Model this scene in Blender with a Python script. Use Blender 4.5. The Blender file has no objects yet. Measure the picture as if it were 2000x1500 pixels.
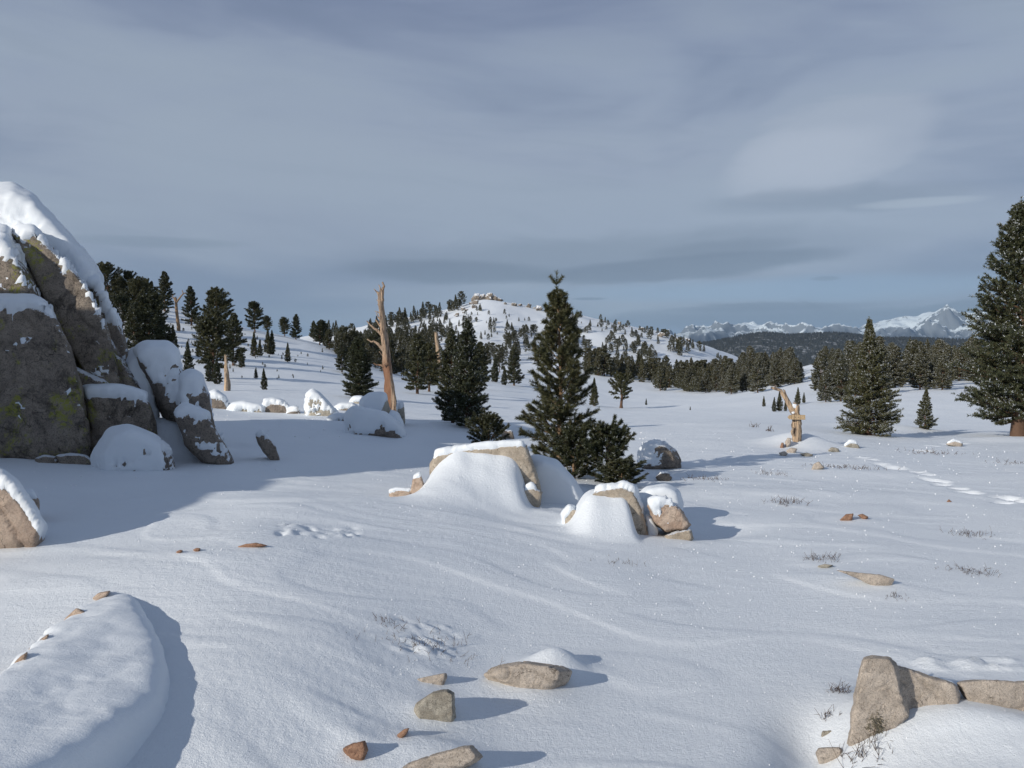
import bpy, bmesh, math, random
import numpy as np
from mathutils import Vector

scene = bpy.context.scene
COL = scene.collection
rnd = random.Random(7)
R = math.radians

# ------------------------------------------------------------------ camera
F = 1511.0                       # focal length in photo pixels (2000 wide)
TH = math.atan(60.0 / F)         # horizon sits at photo row 690
CAMZ = 1.65
cam = bpy.data.cameras.new('camera'); cam.sensor_width = 36.0; cam.lens = 36.0 * F / 2000.0
cam.clip_start = 0.05; cam.clip_end = 200000
camo = bpy.data.objects.new('camera', cam); COL.objects.link(camo)
camo.location = (0, 0, CAMZ); camo.rotation_euler = (math.pi / 2 - TH, 0, 0)
scene.camera = camo

# ------------------------------------------------------------------ sun and sky
SUN_EL = R(22.0)
TRAVEL = R(40.0)                 # horizontal direction light travels, from +X towards +Y
SUN_STRENGTH = 3.9
tx, ty = math.cos(TRAVEL), math.sin(TRAVEL)
sd = bpy.data.lights.new('sun', 'SUN'); sd.energy = SUN_STRENGTH; sd.angle = R(0.55); sd.color = (1.0, 0.93, 0.83)
so = bpy.data.objects.new('sun', sd); COL.objects.link(so)
ldir = Vector((tx * math.cos(SUN_EL), ty * math.cos(SUN_EL), -math.sin(SUN_EL)))
so.rotation_euler = ldir.to_track_quat('-Z', 'Y').to_euler()
so.location = (-20, -20, 30)

scene.view_settings.view_transform = 'Standard'
scene.view_settings.look = 'None'
scene.view_settings.exposure = 0.0
scene.view_settings.gamma = 1.0
scene.view_settings.use_curve_mapping = False

world = bpy.data.worlds.new('World'); scene.world = world; world.use_nodes = True
wt = world.node_tree; wt.nodes.clear()
def N(t, typ, **kw):
    n = t.nodes.new(typ)
    for k, v in kw.items(): setattr(n, k, v)
    return n
def put(t, sock, v):
    if isinstance(v, bpy.types.NodeSocket): t.links.new(v, sock)
    else: sock.default_value = v
def MA(t, op, a, b=0.0, c=0.0):
    n = N(t, 'ShaderNodeMath', operation=op)
    put(t, n.inputs[0], a); put(t, n.inputs[1], b); put(t, n.inputs[2], c)
    return n.outputs[0]
def MR(t, v, a, b, c=0.0, d=1.0, smooth=True):
    n = N(t, 'ShaderNodeMapRange', interpolation_type='SMOOTHSTEP' if smooth else 'LINEAR')
    for i, x in enumerate((v, a, b, c, d)): put(t, n.inputs[i], x)
    return n.outputs[0]
def MIX(t, f, a, b, blend='MIX'):
    n = N(t, 'ShaderNodeMix', data_type='RGBA', blend_type=blend)
    put(t, n.inputs[0], f); put(t, n.inputs[6], a); put(t, n.inputs[7], b)
    return n.outputs[2]
def NOISE(t, vec, scale, detail=4.0, rough=0.55, dist=0.0):
    n = N(t, 'ShaderNodeTexNoise'); put(t, n.inputs['Vector'], vec)
    n.inputs['Scale'].default_value = scale; n.inputs['Detail'].default_value = detail
    n.inputs['Roughness'].default_value = rough; n.inputs['Distortion'].default_value = dist
    return n.outputs['Fac']
def RAMP(t, v, stops):
    n = N(t, 'ShaderNodeValToRGB'); put(t, n.inputs[0], v); e = n.color_ramp.elements
    while len(e) < len(stops): e.new(0.5)
    for el, (p, c) in zip(e, stops): el.position = p; el.color = (*c, 1) if len(c) == 3 else c
    return n.outputs[0]
def COMB(t, x, y, z):
    n = N(t, 'ShaderNodeCombineXYZ')
    for i, v in enumerate((x, y, z)): put(t, n.inputs[i], v)
    return n.outputs[0]

t = wt
wout = N(t, 'ShaderNodeOutputWorld'); bg = N(t, 'ShaderNodeBackground')
t.links.new(bg.outputs[0], wout.inputs[0])
sky = N(t, 'ShaderNodeTexSky', sky_type='NISHITA'); sky.sun_disc = False
sky.sun_elevation = SUN_EL
sky.sun_rotation = math.atan2(-tx, -ty)          # azimuth of the sun measured from +Y towards +X
sky.altitude = 3000; sky.air_density = 1.0; sky.dust_density = 0.6; sky.ozone_density = 1.0
tc = N(t, 'ShaderNodeTexCoord'); sx = N(t, 'ShaderNodeSeparateXYZ'); t.links.new(tc.outputs['Generated'], sx.inputs[0])
az = MA(t, 'ARCTAN2', sx.outputs[0], sx.outputs[1])
el = MA(t, 'ARCSINE', sx.outputs[2])
eln = MA(t, 'DIVIDE', el, math.pi / 2)
def elp(deg): return deg / 90.0
veil = RAMP(t, MA(t, 'MAXIMUM', eln, 0.0), [
    (elp(0), (0.225, 0.280, 0.350)), (elp(4), (0.298, 0.350, 0.439)), (elp(8), (0.319, 0.367, 0.455)),
    (elp(14), (0.350, 0.402, 0.498)), (elp(19), (0.319, 0.376, 0.487)), (elp(25), (0.199, 0.243, 0.373)),
    (elp(45), (0.130, 0.175, 0.290)), (elp(90), (0.090, 0.130, 0.240))])
cvec = COMB(t, MA(t, 'MULTIPLY', az, 1.3), MA(t, 'MULTIPLY', el, 5.0), MA(t, 'MULTIPLY', MA(t, 'COSINE', az), 0.6))
n1 = NOISE(t, cvec, 1.6, 4.0, 0.5, 0.4)
n2 = NOISE(t, cvec, 6.0, 5.0, 0.55, 0.6)
col = MIX(t, MR(t, n1, 0.40, 0.64, 0.0, 0.58), veil, (0.375, 0.44, 0.515, 1))
col = MIX(t, MR(t, n1, 0.52, 0.32, 0.0, 0.62), col, (0.185, 0.235, 0.335, 1))
n3 = NOISE(t, COMB(t, MA(t, 'MULTIPLY', az, 1.0), MA(t, 'ADD', MA(t, 'MULTIPLY', el, 9.0), MA(t, 'MULTIPLY', az, 0.9)), 0.3), 4.0, 8.0, 0.62, 0.8)
col = MIX(t, MR(t, n3, 0.50, 0.72, 0.0, 0.09), col, (0.42, 0.48, 0.55, 1))
col = MIX(t, MR(t, n3, 0.50, 0.28, 0.0, 0.10), col, (0.19, 0.235, 0.31, 1))
wob = MA(t, 'MULTIPLY', MA(t, 'SUBTRACT', n2, 0.5), 1.0)
def lens(px, py, hw, hh, tilt=0.0, wobble=0.6, soft=0.35):
    a0 = math.atan((px - 1000) / F); e0 = math.atan((690 - py) / F * math.cos(a0))
    da = MA(t, 'SUBTRACT', az, a0)
    X = MA(t, 'DIVIDE', da, hw / F)
    de = MA(t, 'SUBTRACT', MA(t, 'SUBTRACT', el, e0), MA(t, 'MULTIPLY', da, tilt))
    Y = MA(t, 'ADD', MA(t, 'DIVIDE', de, hh / F), MA(t, 'MULTIPLY', wob, wobble * 2))
    e = MA(t, 'ADD', MA(t, 'MULTIPLY', X, X), MA(t, 'MULTIPLY', Y, Y))
    return MR(t, e, 1.0, soft, 0.0, 1.0)
def over(col, m, k, c): return MIX(t, MA(t, 'MULTIPLY', m, k), col, (*c, 1))
col = over(col, lens(1530, 566, 520, 30, 0.0, 0.3, 0.0), 0.70, (0.285, 0.395, 0.530))
col = over(col, lens(1640, 622, 700, 34, 0.01, 0.9, 0.0), 0.80, (0.165, 0.205, 0.270))
col = over(col, lens(1500, 600, 240, 9, 0.02, 0.9, 0.1), 0.4, (0.145, 0.18, 0.24))
col = over(col, lens(1300, 655, 420, 20, 0.0, 0.8, 0.1), 0.5, (0.20, 0.25, 0.33))
col = over(col, lens(1180, 505, 620, 62, 0.03, 0.5, 0.0), 0.55, (0.205, 0.245, 0.305))
col = over(col, lens(900, 533, 260, 28, -0.02, 0.4, 0.2), 0.60, (0.165, 0.200, 0.255))
col = over(col, lens(1330, 524, 330, 26, 0.06, 0.4, 0.35), 0.62, (0.160, 0.195, 0.250))
col = over(col, lens(1400, 488, 170, 20, 0.05, 0.5, 0.1), 0.45, (0.175, 0.21, 0.265))
col = over(col, lens(1150, 584, 40, 3.5, 0.0, 0.4, 0.2), 0.6, (0.16, 0.20, 0.26))
col = over(col, lens(1610, 545, 30, 5, 0.0, 0.4, 0.2), 0.5, (0.19, 0.235, 0.30))
col = over(col, lens(300, 474, 190, 12, 0.02, 0.4, 0.1), 0.40, (0.21, 0.26, 0.32))
col = over(col, lens(1605, 300, 200, 92, 0.22, 0.45, 0.5), 0.62, (0.43, 0.48, 0.56))
col = over(col, lens(1570, 315, 160, 66, 0.10, 0.8, 0.0), 0.60, (0.50, 0.55, 0.63))
col = over(col, lens(1620, 392, 280, 30, 0.0, 0.5, 0.0), 0.50, (0.22, 0.265, 0.33))
col = over(col, lens(1790, 398, 120, 10, -0.02, 0.4, 0.1), 0.70, (0.43, 0.49, 0.56))
nb = N(t, 'ShaderNodeVectorMath', operation='SCALE'); t.links.new(sky.outputs[0], nb.inputs[0]); nb.inputs[3].default_value = 0.09
final = MIX(t, 0.86, nb.outputs[0], col)
t.links.new(final, bg.inputs[0]); bg.inputs[1].default_value = 1.0

# ------------------------------------------------------------------ numpy noise
_rs = np.random.RandomState(3)
_perm = np.concatenate([_rs.permutation(256)] * 3).astype(np.int64)
_grad = _rs.normal(size=(256, 3)); _grad /= np.linalg.norm(_grad, axis=1)[:, None]
def perlin(x, y, z=0.0):
    x = np.asarray(x, float); y = np.asarray(y, float); z = np.zeros_like(x) + z
    xi = np.floor(x).astype(np.int64); yi = np.floor(y).astype(np.int64); zi = np.floor(z).astype(np.int64)
    xf = x - xi; yf = y - yi; zf = z - zi
    u = xf ** 3 * (xf * (xf * 6 - 15) + 10); v = yf ** 3 * (yf * (yf * 6 - 15) + 10); w = zf ** 3 * (zf * (zf * 6 - 15) + 10)
    out = 0
    for dx in (0, 1):
        wx = u if dx else 1 - u
        for dy in (0, 1):
            wy = v if dy else 1 - v
            for dz in (0, 1):
                wz = w if dz else 1 - w
                g = _grad[_perm[_perm[_perm[(xi + dx) & 255] + ((yi + dy) & 255)] + ((zi + dz) & 255)]]
                out = out + wx * wy * wz * (g[..., 0] * (xf - dx) + g[..., 1] * (yf - dy) + g[..., 2] * (zf - dz))
    return out * 1.5
def fbm(x, y, z=0.0, oct=4, gain=0.5, ridged=False):
    s = 0; a = 1.0
    for o in range(oct):
        n = perlin(np.asarray(x) * 2 ** o + 17.3 * o, np.asarray(y) * 2 ** o - 9.1 * o, np.asarray(z) * 2 ** o + 3.7 * o)
        s = s + a * ((1 - 2 * np.abs(n)) if ridged else n); a *= gain
    return s
def sstep(a, b, x):
    k = np.clip((x - a) / (b - a), 0, 1); return k * k * (3 - 2 * k)

# ------------------------------------------------------------------ photo pixel -> ray
def ray(px, py):
    u = (np.asarray(px, float) - 1000) / F; v = (750 - np.asarray(py, float)) / F
    return u, math.cos(TH) + v * math.sin(TH), -math.sin(TH) + v * math.cos(TH)
def P(px, py, Y):
    a, b, c = ray(px, py); k = Y / b
    return (float(a * k), float(Y), float(CAMZ + c * k))

# ------------------------------------------------------------------ terrain height
# control points: (photo column, photo row, metres ahead) of the snow surface; z given instead of a row where 'z'
CP = []
def cz(px, Y, z): CP.append(((px - 1000) / F * Y, Y, z))
def cp(px, py, Y): CP.append(P(px, py, Y))
for px in (-900, 300, 1000, 1700, 2900): cz(px, 1.6, 0.0)
for px, z in ((-900, 0.05), (0, 0.02), (500, 0.08), (1000, 0.0), (1500, -0.05), (2000, -0.08), (2900, -0.1)): cz(px, 4, z)
for px, z in ((-900, 0.3), (0, 0.16), (500, 0.20), (1000, 0.02), (1500, -0.12), (2000, -0.15), (2900, -0.1)): cz(px, 7, z)
for px, z in ((-900, 0.6), (0, 0.12), (300, 0.04), (600, 0.0), (1000, -0.10), (1500, -0.25), (2000, -0.3), (2900, -0.1)): cz(px, 11, z)
for px, z in ((-900, 1.2), (0, 0.6), (300, 0.15), (600, 0.0), (1000, -0.35), (1500, -0.42), (2000, -0.55), (2900, -0.2)): cz(px, 16, z)
for a in ((400, 792, 25), (700, 806, 25), (1000, 824, 25), (1500, 830, 25), (1700, 846, 25), (2000, 852, 25)): cp(*a)
cz(0, 25, 1.6); cz(200, 25, 0.9); cz(2700, 25, -0.3); cz(-900, 30, 4)
for a in ((300, 755, 40), (440, 764, 40), (600, 772, 40), (750, 786, 40), (900, 800, 40), (1200, 815, 40), (1550, 815, 40), (1800, 828, 35), (2000, 830, 35)): cp(*a)
for a in ((300, 690, 70), (440, 705, 70), (600, 725, 70), (720, 752, 65), (850, 768, 65), (1000, 778, 70), (1215, 797, 80), (1450, 795, 70), (1650, 788, 62), (1800, 775, 62), (2000, 772, 58)): cp(*a)
for a in ((200, 610, 105), (330, 618, 115), (420, 640, 110), (500, 648, 115), (600, 668, 115), (680, 690, 115), (750, 712, 115), (850, 748, 110), (950, 752, 110), (1080, 772, 120), (1240, 782, 130), (1400, 777, 130), (1560, 762, 110), (1750, 745, 110), (1950, 740, 110)): cp(*a)
cp(200, 590, 125); cp(330, 601, 128); cp(480, 640, 128); cp(600, 664, 128)
for a in ((330, 660, 190), (600, 715, 190), (750, 720, 190), (900, 725, 190), (1050, 745, 190), (1200, 762, 190), (1350, 764, 190), (1480, 757, 180), (1600, 722, 170), (1750, 715, 180), (1950, 710, 180)): cp(*a)
for a in ((700, 706, 270), (800, 696, 270), (900, 698, 270), (1000, 708, 270), (1120, 718, 260), (1240, 734, 260), (1350, 742, 260), (1450, 745, 260), (1600, 708, 240), (1900, 705, 240)): cp(*a)
for a in ((640, 668, 380), (760, 650, 380), (850, 640, 380), (950, 630, 370), (1050, 650, 370), (1150, 662, 370), (1250, 684, 360), (1350, 706, 350), (1430, 732, 340)): cp(*a)
for a in ((640, 650, 450), (760, 628, 450), (850, 610, 450), (900, 596, 450), (945, 581, 450), (1000, 592, 440), (1060, 607, 430), (1140, 617, 425), (1220, 636, 420), (1290, 652, 415), (1345, 669, 405), (1400, 697, 395), (1440, 715, 390)): cp(*a)
for px in (600, 800, 945, 1100, 1250, 1400): cp(px, 690, 560)
for px in (-600, 100): cp(px, 690, 300)
for px in (1500, 1700, 2000, 2600): cp(px, 735, 430)
for px in (-900, -200, 500, 1000, 1500, 2000, 2900): cz(px, 1000, -120); cz(px, 2600, -330)
cz(-900, 110, 14); cz(2900, 110, -2); cz(2900, 60, -1); cz(-900, 60, 8)

CP = np.array(CP)
def feat(x, y):
    return np.clip(np.arctan2(x, y), -R(62), R(62)) * 3.0, np.log(np.maximum(np.hypot(x, y), 1.3)) * 1.25
cu, cv = feat(CP[:, 0], CP[:, 1]); cr = np.hypot(CP[:, 0], CP[:, 1])
cw = CP[:, 2] / (cr + 10)
def tps(d2): return 0.5 * d2 * np.log(d2 + 1e-12)
n = len(cu)
K = tps((cu[:, None] - cu) ** 2 + (cv[:, None] - cv) ** 2) + np.eye(n) * 0.004
Pm = np.stack([np.ones(n), cu, cv], 1)
A = np.block([[K, Pm], [Pm.T, np.zeros((3, 3))]])
sol = np.linalg.solve(A, np.concatenate([cw, np.zeros(3)]))
def base_h(x, y):
    x = np.asarray(x, float); y = np.asarray(y, float); shp = x.shape
    x = x.ravel(); y = y.ravel(); out = np.empty(len(x))
    for i in range(0, len(x), 60000):
        u, v = feat(x[i:i + 60000], y[i:i + 60000])
        w = sol[n] + sol[n + 1] * u + sol[n + 2] * v
        for k in range(n): w += sol[k] * tps((u - cu[k]) ** 2 + (v - cv[k]) ** 2)
        r = np.hypot(x[i:i + 60000], y[i:i + 60000])
        h = w * (r + 10)
        a = np.abs(np.arctan2(x[i:i + 60000], y[i:i + 60000]))
        b = sstep(R(60), R(140), a)                       # behind the viewer: plain gentle ground
        out[i:i + 60000] = h * (1 - b) + b * (-0.004 * r)
    return out.reshape(shp)

FEATS = []       # (x, y, radius along, radius across, angle, amplitude, power)
BANKS = []       # (x, y, half width, length toward the viewer, amplitude, skew)
def feature_h(x, y):
    h = np.zeros_like(np.asarray(x, float))
    for (fx, fy, w, ln, amp, sk) in BANKS:
        m = (np.abs(x - fx) < 3 * w) & (y > fy - 1.2 * ln - .5) & (y < fy + 1.0)
        if not m.any(): continue
        dx = x[m] - fx; dy = y[m] - fy
        k = np.clip(1 + dy / (ln * (1 + sk * dx / w)), 0, 1); k = k * k * (1.9 - .9 * k)
        ww = np.where(dx < 0, w * 1.16, w); h[m] += amp * np.exp(-np.abs(dx / ww) ** np.where(dx < 0, 4.2, 9.0)) * k * (1 - sstep(.15, .6, dy)) * (1 + .05 * perlin(x[m] * 5, y[m] * 5, 2.))
    for (fx, fy, ra, rb, an, amp, pw) in FEATS:
        dx = x - fx; dy = y - fy; c, s = math.cos(an), math.sin(an)
        q = ((dx * c + dy * s) / ra) ** 2 + ((-dx * s + dy * c) / rb) ** 2
        m = q < 9
        h[m] += amp * np.exp(-(q[m] ** pw))
    return h
def detail_h(x, y):
    r = np.hypot(x, y)
    near = 1 - sstep(30, 90, r)
    h = 0.040 * perlin(x * 0.45, y * 0.45, 1.3) * sstep(1, 6, r) + 0.010 * perlin(x * 1.1, y * 1.1, 5.1)
    c, s = math.cos(R(-14)), math.sin(R(-14))
    a = x * c + y * s; b = -x * s + y * c
    warp = 0.35 * perlin(x * 0.7, y * 0.7, 9.0)
    patch = sstep(-0.15, 0.45, perlin(x * 0.32 + 4, y * 0.32, 2.2))
    rip = perlin(a * 0.9, (b + warp) * 4.5, 3.3)
    rip2 = perlin(a * 2.6, (b + warp) * 11.0, 7.3)
    crust = sstep(0.05, 0.22, perlin(a * 0.8 + 30, (b + warp) * 2.2, 11.0)) * 0.012
    h += near * (0.0075 * rip * (0.2 + patch) * sstep(3, 9, r) + 0.0040 * rip * patch + 0.0028 * rip2 * patch + crust * 0.75 * (1 - sstep(14, 30, r)))
    h += near * 0.0016 * perlin(x * 24, y * 24, 1.0) * (1 - sstep(6, 14, r)) * (0.4 + patch)
    h += sstep(25, 120, r) * (0.35 * perlin(x * 0.06, y * 0.06, 4.0) + 0.12 * perlin(x * 0.22, y * 0.22, 6.0))
    h += sstep(200, 420, r) * (1.6 * perlin(x * 0.025, y * 0.025, 8.0) + 0.7 * perlin(x * 0.09, y * 0.09, 2.0))
    return h
def H(x, y):
    x = np.asarray(x, float); y = np.asarray(y, float)
    return base_h(x, y) + feature_h(x, y) + detail_h(x, y)
YS = np.geomspace(1.5, 1200, 420)
def hits(pxs, pys, fn=H, ymin=1.5):
    pxs = np.atleast_1d(np.asarray(pxs, float)); pys = np.atleast_1d(np.asarray(pys, float))
    a, b, c = ray(pxs, pys)
    k = YS[None, :] / b[:, None]
    X = a[:, None] * k; Z = CAMZ + c[:, None] * k; Yg = np.broadcast_to(YS, X.shape)
    d = Z - fn(X, Yg)
    out = []
    for i in range(len(pxs)):
        j = np.where((d[i] <= 0) & (YS >= ymin))[0]
        if len(j) == 0: out.append(None); continue
        j = j[0]
        f = 1.0
        if j > 0 and d[i, j - 1] > 0: f = d[i, j - 1] / (d[i, j - 1] - d[i, j])
        y = YS[j - 1] * (1 - f) + YS[j] * f if j > 0 else YS[j]
        kk = y / b[i]
        out.append((float(a[i] * kk), float(y), float(CAMZ + c[i] * kk)))
    return out
def hit(px, py, fn=H):
    h = hits([px], [py], fn)[0]
    if h is not None: return h
    for h in hits([px] * 12, [py + 3 * i for i in range(12)], fn):      # on a skyline: the crest just below
        if h is not None: return h
    raise RuntimeError('no ground at %s %s' % (px, py))
def bump_at(px, py, ra, rb, an, amp, pw=1.0):
    p = hit(px, py, base_h); FEATS.append((p[0], p[1], ra, rb, R(an), amp, pw))

# snow mounds, drifts and scours
bump_at(330, 1130, 1.7, 0.9, 35, 0.16)              # swell across the left foreground
bump_at(430, 1400, 0.8, 1.1, -20, 0.16)
bump_at(700, 1010, 2.2, 0.8, 12, 0.10)
bump_at(900, 1000, 1.1, 0.45, 8, 0.07)
bump_at(1000, 1015, 0.5, 0.5, 0, -0.07); bump_at(1085, 1308, 0.17, 0.13, 20, 0.12)
bump_at(1385, 1035, 0.55, 0.3, 20, -0.10)           # scour behind the stacked stones
bump_at(1590, 1440, 0.17, 0.34, -25, -0.15)         # scoured bowl beside the right hand rock
bump_at(1640, 1492, 0.30, 0.12, 0, -0.06)
bump_at(1870, 1425, 0.50, 0.26, -10, 0.13)          # drift against it
bump_at(1558, 868, 0.75, 0.7, 0, 0.30)               # mound round the stump
bump_at(1715, 838, 1.9, 1.0, 0, 0.22)
bump_at(1950, 862, 1.4, 0.8, 0, 0.12)
bump_at(1620, 925, 2.4, 0.5, 0, 0.05)
bump_at(1480, 965, 2.0, 0.4, 5, 0.05)
bump_at(900, 838, 3.0, 1.2, 0, 0.10)
bump_at(1010, 850, 1.6, 0.7, 0, -0.10)
bump_at(620, 830, 4.0, 1.2, -4, 0.10)
bump_at(385, 975, 1.2, 0.25, 15, 0.06); bump_at(420, 998, 1.3, 0.2, 12, -0.05)
bump_at(250, 955, 1.4, 0.5, 0, -0.06)
# drifts banked up against the two central boulders
def bank(px, Y, rim_row, w, ln, sk=0.0):
    x, _, z = P(px, rim_row, Y); g = float((base_h(np.array([x]), np.array([Y])) + feature_h(np.array([x]), np.array([Y])))[0])
    BANKS.append((x, Y, w, ln, z - g, sk))
YC = hit(930, 990, base_h)[1]; YA = hit(1200, 1050, base_h)[1]
YG = hit(90, 900, base_h)[1] + 1.25
FEATS.append(((318 - 1000) / F * YG, YG, .75, .70, 0.0, .55, 1.3))     # snow filling in under the leaning boulder
bank(938, YC + .28, 880, .50, .85, -.2)
bank(1184, YA + .20, 962, .25, .55, -.1)
# snow blown up round the foreground stones
for (px, py, ra, am) in ((1030, 1350, .22, .035), (850, 1408, .15, .03), (692, 1484, .10, .025), (860, 1500, .22, .03), (845, 1332, .1, .012), (1690, 1140, .35, .03), (1600, 917, .3, .04), (495, 1068, .3, .02), (1665, 1016, .3, .03), (1850, 1345, .25, .03)):
    bump_at(px, py, ra, ra * .8, 0, am)
# footprints
for i, (px, py) in enumerate(((1680, 894), (1692, 899), (1718, 908), (1735, 912), (1748, 915), (1775, 922), (1790, 924), (1806, 929), (1815, 936), (1833, 938), (1838, 944), (1872, 952), (1880, 958), (1893, 960), (1905, 963), (1955, 971), (1975, 973), (1990, 978), (1960, 981), (1800, 880), (1818, 872), (1850, 868), (1873, 866))):
    p = hit(px, py, base_h); sc = p[1] / 12
    FEATS.append((p[0], p[1], rnd.uniform(.10, .19) * sc, rnd.uniform(.06, .11) * sc, R(rnd.uniform(-50, 30)), -rnd.uniform(.06, .13), 1.8))
    FEATS.append((p[0] + 0.18 * sc, p[1] + 0.06, 0.06, 0.05, 0, 0.018, 1.0))
# animal tracks
for i in range(26):
    p = hit(545 + 150 * rnd.random(), 1048 + 30 * rnd.random(), base_h)
    FEATS.append((p[0], p[1], 0.045, 0.03, rnd.random() * 3, -0.022 if i % 3 else 0.02, 1.2))
for i in range(34):
    p = hit(780 + 110 * rnd.random(), 1225 + 70 * rnd.random(), base_h)
    FEATS.append((p[0], p[1], 0.03 + 0.03 * rnd.random(), 0.018, R(-20), 0.012 * (1 if i % 3 else -1), 1.2))
for i in range(26):
    p = hit(1790 + 200 * rnd.random(), 1290 + 22 * rnd.random(), base_h)
    FEATS.append((p[0], p[1], 0.05, 0.022, R(-8), 0.016, 1.2))

# ------------------------------------------------------------------ materials
def newmat(name):
    m = bpy.data.materials.new(name); m.use_nodes = True; t = m.node_tree
    b = t.nodes['Principled BSDF']
    tcn = N(t, 'ShaderNodeTexCoord')
    return m, t, b, tcn.outputs['Object']
def bump(t, b, h, strength, dist, prev=None):
    n = N(t, 'ShaderNodeBump'); n.inputs['Strength'].default_value = strength; n.inputs['Distance'].default_value = dist
    put(t, n.inputs['Height'], h)
    if prev is not None: t.links.new(prev, n.inputs['Normal'])
    t.links.new(n.outputs[0], b.inputs['Normal']); return n.outputs[0]

def snow_material(name, grain=1.0):
    m, t, b, oc = newmat(name)
    c = MIX(t, NOISE(t, oc, 0.7, 5), (0.79, 0.84, 0.89, 1), (0.84, 0.88, 0.915, 1))
    t.links.new(c, b.inputs['Base Color'])
    b.inputs['Roughness'].default_value = 0.55; b.inputs['Specular IOR Level'].default_value = 0.25
    mp = N(t, 'ShaderNodeMapping'); mp.inputs['Rotation'].default_value = (0, 0, R(14)); mp.inputs['Scale'].default_value = (1.0, 4.5, 1.0); t.links.new(oc, mp.inputs[0])
    wc = MA(t, 'MULTIPLY', NOISE(t, mp.outputs[0], 2.6, 7, 0.62, 0.9), MR(t, NOISE(t, oc, 0.55, 3), 0.40, 0.60))
    p = bump(t, b, wc, 0.22 * grain, 0.05)
    p = bump(t, b, NOISE(t, oc, 7.0, 6, 0.6), 0.35 * grain, 0.02, p)
    p = bump(t, b, NOISE(t, oc, 48.0, 6, 0.75), 0.75 * grain, 0.010, p)
    bump(t, b, NOISE(t, oc, 150.0, 3, 0.7), 0.8 * grain, 0.004, p)
    return m
M_snow = snow_material('snow_surface', 1.0)
M_snowcap = snow_material('snow_packed', 0.6)
M_farsnow = snow_material('snow_far', 0.5)

def rock_material(name, c1, c2, dark, lichen=0.0, scale=1.0, snowdust=0.0, punch=1.0):
    m, t, b, oc = newmat(name)
    big = NOISE(t, oc, 1.8 * scale, 8, 0.68, 0.4)
    c = MIX(t, MR(t, big, 0.40, 0.60), (*c1, 1), (*c2, 1))
    st = NOISE(t, oc, 5.5 * scale, 9, 0.75, 1.2)
    lightrock = c1[0] > .38
    c = MIX(t, MR(t, st, 0.50, 0.64, 0, min(.85, .3 * punch * 1.3) if lightrock else 0.7), c, (*[x * (0.7 if lightrock else 0.5) for x in c2], 1))
    spk = NOISE(t, oc, 30 * scale, 6, 0.8)
    c = MIX(t, MR(t, spk, 0.50, 0.60, 0.0, min(.85, .35 * punch * 1.3) if lightrock else 0.7), c, (*dark, 1))
    c = MIX(t, MR(t, NOISE(t, oc, 75 * scale, 3, 0.7), 0.55, 0.66, 0, 0.5), c, (*[min(.7, x * 1.5) for x in c1], 1))
    vo = N(t, 'ShaderNodeTexVoronoi', feature='DISTANCE_TO_EDGE'); vo.inputs['Scale'].default_value = 2.2 * scale
    wv = N(t, 'ShaderNodeVectorMath', operation='MULTIPLY_ADD')
    nv_ = N(t, 'ShaderNodeTexNoise'); nv_.inputs['Scale'].default_value = 3 * scale; nv_.inputs['Detail'].default_value = 5
    t.links.new(oc, nv_.inputs['Vector']); t.links.new(nv_.outputs['Color'], wv.inputs[0]); wv.inputs[1].default_value = (.5 / scale,) * 3; t.links.new(oc, wv.inputs[2])
    t.links.new(wv.outputs[0], vo.inputs['Vector'])
    crack = MA(t, 'MULTIPLY', MR(t, vo.outputs['Distance'], 0.0, 0.030, 1.0, 0.0), MR(t, NOISE(t, oc, 1.3 * scale, 3), 0.48, 0.62))
    c = MIX(t, MA(t, 'MULTIPLY', crack, 0.8), c, (*[x * .35 for x in dark], 1))
    if lichen:
        lm = MR(t, NOISE(t, oc, 1.7, 8, 0.72, 0.6), 0.52, 0.59)
        lm = MA(t, 'MULTIPLY', lm, MR(t, NOISE(t, oc, 16, 6, 0.75), 0.44, 0.56))
        c = MIX(t, MA(t, 'MULTIPLY', lm, 0.9), c, (0.34, 0.34, 0.07, 1))
        bl = MR(t, NOISE(t, oc, 2.3, 9, 0.75, 0.5), 0.50, 0.62)
        c = MIX(t, MA(t, 'MULTIPLY', bl, 0.65), c, (0.035, 0.03, 0.025, 1))
    if snowdust:
        ge = N(t, 'ShaderNodeNewGeometry'); sp = N(t, 'ShaderNodeSeparateXYZ'); t.links.new(ge.outputs['Normal'], sp.inputs[0])
        sm = MA(t, 'ADD', MA(t, 'MULTIPLY', sp.outputs[2], 0.55), NOISE(t, oc, 5.0 * scale, 9, 0.75, 0.5))
        c = MIX(t, MR(t, sm, 0.98 - 0.3 * snowdust, 1.03 - 0.3 * snowdust), c, (0.82, 0.85, 0.89, 1))
    t.links.new(c, b.inputs['Base Color'])
    b.inputs['Roughness'].default_value = 0.85; b.inputs['Specular IOR Level'].default_value = 0.2
    p = bump(t, b, NOISE(t, oc, 5 * scale, 10, 0.75, 0.6), 1.0, 0.10 / scale)
    p = bump(t, b, NOISE(t, oc, 38 * scale, 6, 0.8), 1.0, 0.014 / scale, p)
    bump(t, b, crack, -0.9, 0.02 / scale, p)
    return m
M_granite = rock_material('granite_lichen', (0.38, 0.32, 0.26), (0.27, 0.228, 0.19), (0.075, 0.065, 0.055), 1.0, 1.9, 0.72)
M_granite2 = rock_material('granite_dusted', (0.36, 0.30, 0.245), (0.25, 0.215, 0.185), (0.08, 0.068, 0.056), 0.0, 1.4, 0.7)
M_tan = rock_material('granite_tan', (0.60, 0.51, 0.41), (0.50, 0.425, 0.34), (0.29, 0.235, 0.18), 0.0, 2.4, 0.0)
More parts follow.
